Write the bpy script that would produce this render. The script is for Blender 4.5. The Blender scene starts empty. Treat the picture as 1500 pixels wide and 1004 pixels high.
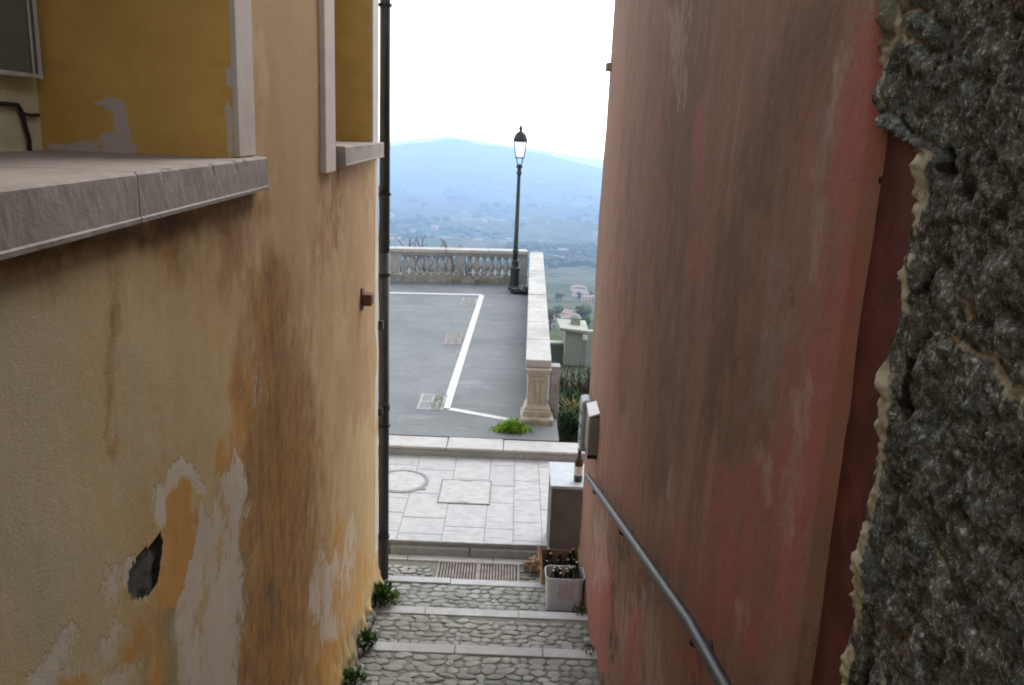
import bpy, bmesh, math, random
import numpy as np
from mathutils import Vector, Matrix, noise

random.seed(7)
rng = np.random.default_rng(7)
sc = bpy.context.scene
COL = sc.collection
PI = math.pi

# ------------------------------------------------------------------ camera
FPX, PITCH, ROLL, EYE = 1250.0, math.atan(308 / 1250.0), 0.04, 4.2
cam_d = bpy.data.cameras.new('camera')
cam = bpy.data.objects.new('camera', cam_d)
COL.objects.link(cam)
cam_d.sensor_width = 36.0
cam_d.lens = 36.0 * FPX / 1500.0
cam_d.clip_start, cam_d.clip_end = 0.05, 40000.0
cam.matrix_world = (Matrix.Translation((0, 0, EYE)) @ Matrix.Rotation(PI / 2 - PITCH, 4, 'X')
                    @ Matrix.Rotation(ROLL, 4, 'Z'))
sc.camera = cam


def ray(x, y):
    dx, dy = x - 750.0, y - 502.0
    u = dx * math.cos(ROLL) + dy * math.sin(ROLL)
    v = dx * math.sin(ROLL) - dy * math.cos(ROLL)
    return Vector((u, FPX * math.cos(PITCH) + v * math.sin(PITCH), -FPX * math.sin(PITCH) + v * math.cos(PITCH)))


def atz(x, y, z):
    r = ray(x, y)
    return Vector((0, 0, EYE)) + r * ((z - EYE) / r.z)


def aty(x, y, Y):
    r = ray(x, y)
    return Vector((0, 0, EYE)) + r * (Y / r.y)


LW0, LWK = -0.93, -0.038          # left wall plane: x = LW0 + LWK*y
RWX = 0.775                       # right wall plane


def lwx(y):
    return LW0 + LWK * y


def project(P):
    """photo pixel of a point, used to trace where each stain or painted shadow sits on its wall"""
    d = (P[0], P[1], P[2] - EYE)
    fw = d[1] * math.cos(PITCH) - d[2] * math.sin(PITCH)
    up = d[1] * math.sin(PITCH) + d[2] * math.cos(PITCH)
    if fw < .15:
        return (-9999., -9999.)
    u, v = d[0] / fw * FPX, up / fw * FPX
    return (750 + u * math.cos(ROLL) + v * math.sin(ROLL), 502 + u * math.sin(ROLL) - v * math.cos(ROLL))


def onleft(x, y):
    r = ray(x, y)
    t = LW0 / (r.x - LWK * r.y)
    return (r.y * t, EYE + r.z * t)       # (y, z)


def onright(x, y):
    r = ray(x, y)
    t = RWX / r.x
    return (r.y * t, EYE + r.z * t)


# ------------------------------------------------------------------ materials
class NT:
    def __init__(s, name):
        s.m = bpy.data.materials.new(name)
        s.m.use_nodes = True
        s.t = s.m.node_tree
        s.t.nodes.clear()
        s.out = s.n('ShaderNodeOutputMaterial')
        s.b = s.n('ShaderNodeBsdfPrincipled')
        s.link(s.b.outputs[0], s.out.inputs[0])
        s.tc = s.n('ShaderNodeTexCoord')
        s.co = s.tc.outputs['Object']

    def n(s, t):
        return s.t.nodes.new(t)

    def link(s, a, b):
        s.t.links.new(a, b)

    def val(s, sock, v):
        if hasattr(v, 'is_linked') or isinstance(v, bpy.types.NodeSocket):
            s.link(v, sock)
        else:
            sock.default_value = v

    def mapping(s, scale, loc=(0, 0, 0), rot=(0, 0, 0), co=None):
        m = s.n('ShaderNodeMapping')
        s.link(co or s.co, m.inputs[0])
        m.inputs['Scale'].default_value = scale
        m.inputs['Location'].default_value = loc
        m.inputs['Rotation'].default_value = rot
        return m.outputs[0]

    def noise(s, scale, detail=4, rough=.55, co=None, dist=0.0):
        n = s.n('ShaderNodeTexNoise')
        s.link(co or s.co, n.inputs['Vector'])
        n.inputs['Scale'].default_value = scale
        n.inputs['Detail'].default_value = detail
        n.inputs['Roughness'].default_value = rough
        n.inputs['Distortion'].default_value = dist
        return n.outputs[0]

    def voro(s, scale, feat='F1', out=0, co=None, rand=1.0):
        n = s.n('ShaderNodeTexVoronoi')
        n.feature = feat
        s.link(co or s.co, n.inputs['Vector'])
        n.inputs['Scale'].default_value = scale
        n.inputs['Randomness'].default_value = rand
        return n.outputs[out]

    def math(s, op, a, b=0.0, c=0.0, clamp=False):
        n = s.n('ShaderNodeMath')
        n.operation = op
        n.use_clamp = clamp
        s.val(n.inputs[0], a)
        s.val(n.inputs[1], b)
        if len(n.inputs) > 2:
            s.val(n.inputs[2], c)
        return n.outputs[0]

    def ss(s, v, lo, hi):
        n = s.n('ShaderNodeMapRange')
        n.interpolation_type = 'SMOOTHSTEP'
        s.val(n.inputs[0], v)
        n.inputs[1].default_value = lo
        n.inputs[2].default_value = hi
        return n.outputs[0]

    def mix(s, f, a, b, blend='MIX'):
        n = s.n('ShaderNodeMix')
        n.data_type = 'RGBA'
        n.blend_type = blend
        s.val(n.inputs[0], f)
        for k, v in ((6, a), (7, b)):
            if isinstance(v, bpy.types.NodeSocket):
                s.link(v, n.inputs[k])
            else:
                n.inputs[k].default_value = (v[0], v[1], v[2], 1)
        return n.outputs[2]

    def attr(s, name):
        n = s.n('ShaderNodeAttribute')
        n.attribute_name = name
        return n.outputs['Fac']

    def color(s, c):
        if isinstance(c, bpy.types.NodeSocket):
            s.link(c, s.b.inputs['Base Color'])
        else:
            s.b.inputs['Base Color'].default_value = (c[0], c[1], c[2], 1)

    def rough(s, r):
        s.val(s.b.inputs['Roughness'], r)

    def bump(s, h, strength=.3, dist=.01, chain=None):
        n = s.n('ShaderNodeBump')
        n.inputs['Strength'].default_value = strength
        n.inputs['Distance'].default_value = dist
        s.link(h, n.inputs['Height'])
        if chain:
            s.link(chain, n.inputs['Normal'])
        s.link(n.outputs[0], s.b.inputs['Normal'])
        return n.outputs[0]


def simple(name, c, rough=.6, metal=0.0, var=.25, scale=12, bump=.15, bscale=60, spec=.4):
    t = NT(name)
    n1 = t.noise(scale, 5)
    n2 = t.noise(scale * .2, 3)
    d = tuple(max(0, x * (1 - var)) for x in c)
    l = tuple(min(1, x * (1 + var)) for x in c)
    col = t.mix(t.ss(n1, .3, .7), d, l)
    col = t.mix(t.math('MULTIPLY', t.ss(n2, .4, .75), .5), col, tuple(x * .75 for x in c))
    t.color(col)
    t.rough(t.math('ADD', t.math('MULTIPLY', n1, .25), rough - .12))
    t.b.inputs['Metallic'].default_value = metal
    t.b.inputs['Specular IOR Level'].default_value = spec
    t.bump(t.noise(bscale, 4), bump, .004)
    return t.m


def layer(t, col, mask, nz, c, lo=.38, hi=.62, k=.55, amt=1.0):
    """a stain or painted shade: mask attribute broken up by noise"""
    f = t.math('ADD', mask, t.math('MULTIPLY', t.math('SUBTRACT', nz, .5), k))
    f = t.ss(f, lo, hi)
    if amt < 1:
        f = t.math('MULTIPLY', f, amt)
    return t.mix(f, col, c)


def m_yellow():
    t = NT('ochre_plaster')
    streak = t.noise(1.0, 6, .6, t.mapping((5, 9, .7)))
    fine_streak = t.noise(1.0, 5, .65, t.mapping((20, 42, 2.2)))
    big = t.noise(1.3, 4, .55)
    mott = t.noise(9, 6, .65)
    grain = t.noise(95, 3, .6)
    edge = t.math('ADD', t.math('MULTIPLY', t.noise(1, 10, .78, t.mapping((8, 11, 5))), .6), t.math('MULTIPLY', t.noise(34, 5, .7), .4))
    rag = t.math('ADD', t.math('MULTIPLY', fine_streak, .5), t.math('MULTIPLY', mott, .5))
    col = t.mix(t.ss(big, .35, .68), (.54, .395, .19), (.475, .325, .14))
    col = t.mix(t.math('MULTIPLY', t.ss(mott, .45, .72), .4), col, (.56, .435, .26))
    col = t.mix(t.math('MULTIPLY', t.ss(streak, .52, .75), .4), col, (.47, .275, .10))
    col = layer(t, col, t.attr('m_grey'), mott, (.47, .40, .265), .2, .8, .6, .75)
    col = layer(t, col, t.attr('m_tan'), rag, (.40, .235, .115), .2, .75, .7, .85)
    col = layer(t, col, t.attr('m_orange'), edge, (.53, .25, .04), .36, .68, 1.4, .9)
    col = layer(t, col, t.attr('m_brown'), rag, t.mix(t.ss(rag, .36, .62), (.15, .07, .02), (.40, .19, .035)), .2, .85, 1.1, .9)
    col = layer(t, col, t.attr('m_dark'), rag, (.085, .06, .038), .3, .95, 1.2, .65)
    col = layer(t, col, t.attr('m_white'), edge, (.60, .54, .46), .36, .72, 1.8, .8)
    col = layer(t, col, t.attr('m_green'), edge, (.22, .215, .12), .3, .7, 1.0, .7)
    col = t.mix(t.math('MULTIPLY', t.ss(t.noise(1, 8, .75, t.mapping((20, 30, 4))), .58, .72), .3), col, (.22, .13, .06))
    pits = t.ss(t.noise(60, 3, .7), .68, .74)
    col = t.mix(t.math('MULTIPLY', pits, .35), col, (.2, .13, .07))
    col = t.mix(t.math('MULTIPLY', t.ss(grain, .35, .7), .16), col, (.65, .55, .4))
    t.color(col)
    t.rough(.92)
    t.b.inputs['Specular IOR Level'].default_value = .15
    b = t.bump(t.noise(9, 4, .5), .16, .02)
    b = t.bump(t.math('ADD', t.math('MULTIPLY', edge, .5), t.math('MULTIPLY', t.ss(t.math('ADD', t.attr('m_white'), t.math('MULTIPLY', t.math('SUBTRACT', edge, .5), 1.8)), .38, .5), -1.0)), .45, .006, b)
    t.bump(t.noise(170, 3, .7), .45, .003, b)
    return t.m


def m_pink():
    t = NT('faded_red_plaster')
    streak = t.noise(1.0, 7, .62, t.mapping((5, 5.5, .75)), .4)
    st2 = t.noise(1.0, 6, .65, t.mapping((5, 13, 1.1), (3, 7, 1)), .3)
    fine = t.noise(1.0, 7, .72, t.mapping((20, 40, 3.2)), .3)
    big = t.noise(1.1, 4)
    mott = t.noise(10, 8, .7)
    rag = t.math('ADD', t.math('MULTIPLY', fine, .55), t.math('MULTIPLY', mott, .45))
    blot = t.math('ADD', t.math('MULTIPLY', t.noise(1, 8, .75, t.mapping((9, 14, 3))), .6), t.math('MULTIPLY', t.noise(30, 5, .7), .4))
    col = t.mix(t.ss(big, .35, .65), (.315, .152, .112), (.29, .162, .116))
    col = t.mix(t.math('MULTIPLY', t.ss(streak, .36, .62), .72), col, (.205, .13, .09))
    col = t.mix(t.math('MULTIPLY', t.ss(st2, .52, .74), .5), col, (.38, .255, .215))
    col = t.mix(t.math('MULTIPLY', t.ss(fine, .5, .75), .3), col, (.15, .085, .055))
    col = t.mix(t.math('MULTIPLY', t.ss(mott, .48, .75), .32), col, (.40, .235, .18))
    col = layer(t, col, t.attr('m_tan'), rag, (.285, .175, .12), .2, .85, .8, .75)
    col = layer(t, col, t.attr('m_brown'), rag, (.145, .095, .067), .18, .9, 1.1, .75)
    col = layer(t, col, t.attr('m_red'), rag, (.38, .122, .102), .22, .85, 1.1, .75)
    col = layer(t, col, t.attr('m_white'), blot, (.46, .355, .31), .34, 1.0, 2.2, .5)
    col = layer(t, col, t.attr('m_grey'), rag, (.32, .255, .24), .3, .95, 1.3, .55)
    col = layer(t, col, t.attr('m_dark'), rag, (.06, .045, .038), .3, .9, 1.0, .8)
    grain = t.noise(120, 3, .6)
    col = t.mix(t.math('MULTIPLY', t.ss(grain, .5, .75), .22), col, (.45, .27, .2))
    cw = t.n('ShaderNodeVectorMath')
    cw.operation = 'ADD'
    t.link(t.mapping((1.6, 1.6, .8)), cw.inputs[0])
    nv = t.n('ShaderNodeTexNoise')
    t.link(t.co, nv.inputs['Vector'])
    nv.inputs['Scale'].default_value = 5
    nv.inputs['Detail'].default_value = 6
    t.link(nv.outputs['Color'], cw.inputs[1])
    ve = t.voro(.9, 'DISTANCE_TO_EDGE', 0, cw.outputs[0])
    crack = t.math('MULTIPLY', t.ss(ve, .006, .001), t.ss(t.noise(1.7, 3), .5, .6))
    col = t.mix(t.math('MULTIPLY', crack, .6), col, (.09, .055, .045))
    pits = t.ss(t.noise(48, 3, .7), .67, .73)
    col = t.mix(t.math('MULTIPLY', pits, .5), col, (.08, .05, .04))
    t.color(col)
    t.rough(.92)
    t.b.inputs['Specular IOR Level'].default_value = .15
    b = t.bump(t.noise(11, 6, .6), .3, .02)
    t.bump(t.noise(110, 4, .7), .5, .004, b)
    return t.m


def m_ochre_reveal():
    t = NT('ochre_reveal_plaster')
    n = t.noise(6, 6, .65)
    col = t.mix(t.ss(n, .35, .7), (.56, .345, .085), (.64, .405, .11))
    col = t.mix(t.math('MULTIPLY', t.ss(t.noise(1.5, 4), .5, .7), .4), col, (.48, .30, .08))
    w = t.noise(7, 6, .6)
    w = t.noise(16, 9, .75)
    col = layer(t, col, t.attr('m_white'), w, (.52, .48, .45), .40, .54, 1.5, .9)
    t.color(col)
    t.rough(.9)
    t.bump(t.noise(40, 5, .6), .25, .006)
    return t.m


def m_stone(name, a, b, c, scale=14, bump=.4, speck=True, rough=.8, moss=None, tint=False):
    t = NT(name)
    n = t.noise(scale, 8, .65)
    n2 = t.noise(scale * .17, 4)
    col = t.mix(t.ss(n, .3, .7), a, b)
    col = t.mix(t.math('MULTIPLY', t.ss(n2, .42, .7), .6), col, c)
    if tint:
        f = t.attr('tint')
        col = t.mix(t.math('MULTIPLY', f, .6), col, tuple(x * .52 for x in a))
    if speck:
        col = t.mix(t.math('MULTIPLY', t.ss(t.noise(scale * 5, 3, .7), .62, .72), .5), col, tuple(x * .45 for x in a))
    if moss:
        g = t.n('ShaderNodeNewGeometry')
        sep = t.n('ShaderNodeSeparateXYZ')
        t.link(g.outputs['Position'], sep.inputs[0])
        low = t.ss(sep.outputs[2], moss[2], moss[1])
        f = t.math('MULTIPLY', low, t.ss(t.noise(9, 6, .7), .36, .62))
        col = t.mix(f, col, moss[0])
    t.color(col)
    t.rough(rough)
    t.b.inputs['Specular IOR Level'].default_value = .25
    bb = t.bump(n, bump, .012)
    t.bump(t.noise(scale * 7, 4, .7), bump, .003, bb)
    return t.m


def m_street():
    t = NT('chiselled_white_slabs')
    n = t.noise(7, 8, .65)
    col = t.mix(t.ss(n, .3, .7), (.285, .287, .295), (.38, .38, .385))
    col = t.mix(t.math('MULTIPLY', t.attr('tint'), .45), col, (.28, .29, .315))
    ch = t.noise(1.0, 4, .55, t.mapping((4.5, 38, 38)))
    groove = t.math('MULTIPLY', t.ss(ch, .55, .66), t.ss(t.noise(2.2, 4), .35, .6))
    col = t.mix(t.math('MULTIPLY', groove, .9), col, (.20, .20, .215))
    dirt = t.ss(t.noise(1.3, 6, .7), .52, .72)
    col = t.mix(t.math('MULTIPLY', dirt, .3), col, (.40, .385, .36))
    spots = t.ss(t.noise(22, 3, .6), .68, .75)
    col = t.mix(t.math('MULTIPLY', spots, .45), col, (.2, .2, .2))
    t.color(col)
    t.rough(.7)
    b = t.bump(ch, -.6, .014)
    t.bump(t.noise(60, 5, .7), .25, .004, b)
    return t.m


def m_terrace():
    t = NT('grey_terrace_slabs')
    n = t.noise(9, 8, .65)
    col = t.mix(t.ss(n, .3, .7), (.145, .160, .170), (.195, .210, .218))
    col = t.mix(t.math('MULTIPLY', t.attr('tint'), .55), col, (.128, .142, .150))
    wet = t.ss(t.noise(.55, 5, .6), .42, .66)
    col = t.mix(t.math('MULTIPLY', wet, .7), col, (.112, .125, .134))
    pale = t.ss(t.noise(1.6, 8, .75, t.mapping((.6, 1.4, 1))), .54, .68)
    col = t.mix(t.math('MULTIPLY', pale, .5), col, (.27, .28, .285))
    t.color(col)
    t.rough(t.math('ADD', t.math('MULTIPLY', n, .2), .7))
    t.b.inputs['Specular IOR Level'].default_value = .15
    t.bump(n, .3, .006)
    return t.m


def m_rock():
    t = NT('rough_masonry')
    n = t.noise(14, 10, .75)
    fl = t.noise(62, 8, .8)
    f2 = t.noise(130, 5, .75)
    v = t.voro(85, 'F1', 0, t.co)
    reg = t.noise(3.2, 6, .65)
    col = t.mix(t.ss(n, .36, .64), (.05, .047, .038), (.19, .185, .165))
    col = t.mix(t.math('MULTIPLY', t.ss(reg, .47, .6), .75), col, (.13, .16, .17))
    col = t.mix(t.math('MULTIPLY', t.ss(t.noise(5.5, 6, .65, t.mapping((1, 1, 1), (4, 9, 2))), .52, .66), .4), col, (.17, .145, .085))
    col = t.mix(t.math('MULTIPLY', t.ss(fl, .47, .36), .92), col, (.012, .011, .008))
    col = t.mix(t.math('MULTIPLY', t.ss(fl, .53, .62), t.ss(n, .38, .58)), col, (.60, .62, .59))
    col = t.mix(t.math('MULTIPLY', t.ss(f2, .58, .63), .7), col, (.50, .51, .48))
    col = t.mix(t.math('MULTIPLY', t.ss(t.noise(230, 3, .7), .52, .6), .45), col, (.03, .028, .022))
    col = t.mix(t.math('MULTIPLY', t.ss(t.noise(7, 7, .7, t.mapping((1, 1, 1), (1, 5, 7))), .55, .68), .75), col, (.02, .017, .012))
    col = layer(t, col, t.attr('m_moss'), n, (.185, .16, .085), .3, .75, .8, .65)
    col = layer(t, col, t.attr('m_mortar'), t.noise(22, 8, .75), (.48, .43, .32), .28, .52, .9, .95)
    col = layer(t, col, t.attr('m_dark'), n, (.014, .012, .009), .3, .7, .7, .9)
    t.color(col)
    t.rough(1.0)
    t.b.inputs['Specular IOR Level'].default_value = .0
    b = t.bump(n, .45, .012)
    b = t.bump(fl, .5, .006, b)
    t.bump(t.noise(220, 3, .7), .5, .003, b)
    return t.m


def m_leaf(name, a, b, scale=8):
    t = NT(name)
    n = t.noise(scale, 4, .6)
    t.color(t.mix(t.ss(n, .3, .7), a, b))
    t.rough(.8)
    t.b.inputs['Specular IOR Level'].default_value = .08
    return t.m


def m_land(name, cols, cell, hedge=True):
    t = NT(name)
    wob = t.noise(.004, 4)
    v = t.n('ShaderNodeTexVoronoi')
    t.link(t.mapping((1.0, .55, 0)), v.inputs['Vector'])
    v.inputs['Scale'].default_value = cell
    sep = t.n('ShaderNodeSeparateColor')
    t.link(v.outputs['Color'], sep.inputs[0])
    col = t.mix(t.ss(sep.outputs[0], .2, .8), cols[0], cols[1])
    col = t.mix(t.ss(sep.outputs[1], .55, .8), col, cols[2])
    if hedge:
        n = t.noise(.02, 8, .75)
        col = t.mix(t.math('MULTIPLY', t.ss(n, .48, .6), .8), col, cols[3])
        col = t.mix(t.math('MULTIPLY', t.ss(t.noise(.15, 6, .7), .5, .65), .5), col, cols[3])
    else:
        n = t.noise(.004, 9, .7)
        col = t.mix(t.ss(n, .4, .62), col, cols[3])
    t.color(col)
    t.rough(1.0)
    t.b.inputs['Specular IOR Level'].default_value = 0.0
    return t.m


M = {}
M['yellow'] = m_yellow()
M['reveal'] = m_ochre_reveal()
M['pink'] = m_pink()
M['darkred'] = simple('dark_red_undercoat', (.125, .040, .032), .9, var=.28, scale=9, bump=.3, bscale=70, spec=.1)
M['rock'] = m_rock()
M['trim'] = m_stone('pale_window_stone', (.52, .45, .40), (.60, .53, .47), (.46, .39, .34), 10, .25)
M['sill'] = m_stone('grey_sill_stone', (.29, .245, .21), (.36, .31, .272), (.21, .175, .145), 16, .3)
M['plinth_white'] = simple('pale_limewash', (.62, .58, .50), .9, var=.12, scale=8)
M['shutter'] = simple('grey_green_shutter_paint', (.16, .165, .14), .5, var=.1, scale=5, bump=.06)
M['shutter_edge'] = simple('white_frame_paint', (.6, .6, .56), .5, var=.08, bump=.05)
M['cream'] = simple('cream_panel_paint', (.68, .66, .46), .6, var=.12, scale=6, bump=.08)
M['cable'] = simple('black_cable', (.03, .027, .025), .5, var=.2)
M['pipe'] = simple('dark_brown_pipe_paint', (.03, .027, .026), .42, var=.25, scale=6, bump=.1, bscale=25)
M['rust'] = simple('rusty_iron', (.15, .065, .03), .8, var=.4, scale=40, bump=.5, bscale=90)
M['rail'] = simple('worn_steel_rail', (.026, .03, .036), .5, .25, var=.3, scale=14, bump=.12, bscale=50)
M['bracket'] = simple('black_iron', (.025, .024, .024), .5, .4, var=.3)
M['mortar'] = m_stone('grey_path_mortar', (.115, .118, .098), (.165, .165, .14), (.075, .092, .06), 16, .5)
M['cobble'] = m_stone('grey_river_cobble', (.19, .19, .173), (.315, .31, .285), (.145, .155, .125), 11, .3, True, .7, tint=True)
M['nosing'] = m_stone('pale_step_stone', (.32, .328, .33), (.41, .415, .415), (.25, .255, .25), 9, .35)
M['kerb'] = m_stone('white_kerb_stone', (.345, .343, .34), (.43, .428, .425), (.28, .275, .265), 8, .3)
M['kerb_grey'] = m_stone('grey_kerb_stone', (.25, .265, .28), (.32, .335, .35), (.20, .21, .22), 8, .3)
M['street'] = m_street()
M['joint'] = simple('dark_joint_sand', (.26, .26, .26), .95, var=.25, scale=20)
M['terrace'] = m_terrace()
M['tjoint'] = simple('terrace_joint', (.125, .14, .148), .95, var=.25, scale=20)
M['white_line'] = simple('white_stone_line', (.52, .52, .515), .75, var=.12, scale=10, bump=.2)
M['iron'] = simple('grey_cast_iron', (.15, .15, .15), .6, .5, var=.3, scale=20, bump=.3, bscale=40)
M['grate'] = simple('rusty_grate_iron', (.17, .145, .13), .65, .4, var=.4, scale=9, bump=.3, bscale=60)
M['pit'] = simple('drain_pit_shade', (.025, .024, .022), .9)
M['brick_red'] = simple('worn_brick', (.215, .20, .195), .9, var=.25, scale=18)
M['balu'] = m_stone('weathered_balustrade_stone', (.27, .265, .25), (.37, .36, .345), (.19, .188, .17), 7, .4, True, .85, ((.16, .17, .085), .02, .34))
M['balcap'] = m_stone('pale_cap_stone', (.32, .32, .31), (.41, .405, .395), (.22, .217, .205), 7, .3)
M['pillar'] = m_stone('stained_pillar_stone', (.36, .34, .30), (.46, .44, .41), (.27, .24, .19), 8, .4, True, .85, ((.24, .21, .13), .0, .3))
M['ruin'] = m_stone('rough_rubble_stone', (.33, .315, .27), (.43, .41, .36), (.24, .235, .19), 9, .6)
M['lamp'] = simple('dark_green_lamp_iron', (.02, .028, .03), .45, .3, var=.25)
g = NT('frosted_lamp_glass')
g.color((.86, .88, .9))
g.rough(.35)
g.b.inputs['Transmission Weight'].default_value = .55
M['glass'] = g.m
M['bag'] = simple('black_plastic_bag', (.015, .015, .017), .35, var=.3, scale=6, bump=.6, bscale=14)
M['box_grey'] = simple('grey_render', (.135, .132, .125), .9, var=.18, scale=5, bump=.3, bscale=40)
M['box_top'] = m_stone('pale_blue_slab', (.34, .385, .43), (.43, .47, .505), (.30, .34, .385), 8, .2)
M['meter'] = simple('grey_meter_paint', (.22, .215, .185), .55, var=.12, scale=6, bump=.08)
M['meter_top'] = simple('white_meter_lid', (.68, .68, .68), .5, var=.08, bump=.05)
M['meter_blue'] = simple('blue_grey_conduit_box', (.24, .27, .31), .5, var=.15, bump=.08)
M['foam'] = simple('white_foam_box', (.56, .56, .59), .7, var=.08, scale=5, bump=.15, bscale=120)
M['print'] = simple('faded_red_print', (.45, .24, .22), .8, var=.2)
M['card'] = simple('brown_cardboard', (.27, .165, .1), .9, var=.25, scale=9)
M['paper'] = simple('crumpled_brown_paper', (.24, .16, .10), .9, var=.25, scale=12)
M['beer'] = simple('brown_bottle_glass', (.035, .014, .006), .12, var=.2, bump=.03, spec=.6)
M['green_glass'] = simple('green_bottle_glass', (.008, .022, .01), .12, var=.2, bump=.03, spec=.6)
M['label_white'] = simple('paper_label', (.62, .58, .52), .7, var=.15)
M['label_red'] = simple('red_paper_label', (.33, .05, .04), .7, var=.2)
M['cap'] = simple('dull_bottle_cap', (.16, .12, .08), .35, .6, var=.2)
M['weed'] = m_leaf('weed_leaf', (.08, .14, .03), (.19, .25, .08))
M['weed_dark'] = m_leaf('dark_weed_leaf', (.016, .038, .008), (.06, .11, .025))
M['bright_grass'] = m_leaf('bright_grass', (.11, .24, .02), (.22, .36, .04))
M['ivy'] = m_leaf('garden_leaf', (.012, .035, .01), (.05, .10, .025), 3)
M['straw'] = m_leaf('dry_straw', (.35, .29, .15), (.45, .38, .2))
M['reed'] = m_leaf('grey_green_reed', (.025, .045, .028), (.075, .10, .065))
M['twig'] = simple('bare_twig', (.10, .075, .055), .9, var=.3)
M['bark'] = simple('bark', (.09, .07, .05), .9, var=.3)
M['crown'] = m_leaf('tree_crown', (.03, .048, .02), (.07, .095, .04), .4)
M['housewall'] = simple('pale_house_render', (.40, .39, .36), .9, var=.08, scale=.5, bump=.02, bscale=4)
M['housewarm'] = simple('warm_house_render', (.55, .45, .33), .9, var=.1, scale=.5, bump=.02, bscale=4)
M['roof'] = simple('clay_roof', (.30, .235, .20), .9, var=.2, scale=.6, bump=.1, bscale=6)
M['pane'] = simple('dark_window', (.05, .055, .06), .25, var=.1)
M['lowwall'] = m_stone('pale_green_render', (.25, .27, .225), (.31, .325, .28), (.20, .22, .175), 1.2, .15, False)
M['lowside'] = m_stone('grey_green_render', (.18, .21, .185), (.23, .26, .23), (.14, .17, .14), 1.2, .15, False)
M['garden'] = m_leaf('garden_soil_and_grass', (.012, .022, .008), (.04, .055, .018), 2.5)
M['field'] = m_land('valley_fields', ((.075, .095, .05), (.115, .12, .07), (.135, .125, .09), (.045, .062, .036)), .011)
M['mountain'] = m_land('wooded_mountain', ((.045, .06, .03), (.065, .08, .04), (.09, .09, .06), (.035, .048, .028)), .004, False)

# ------------------------------------------------------------------ mesh builder


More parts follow.
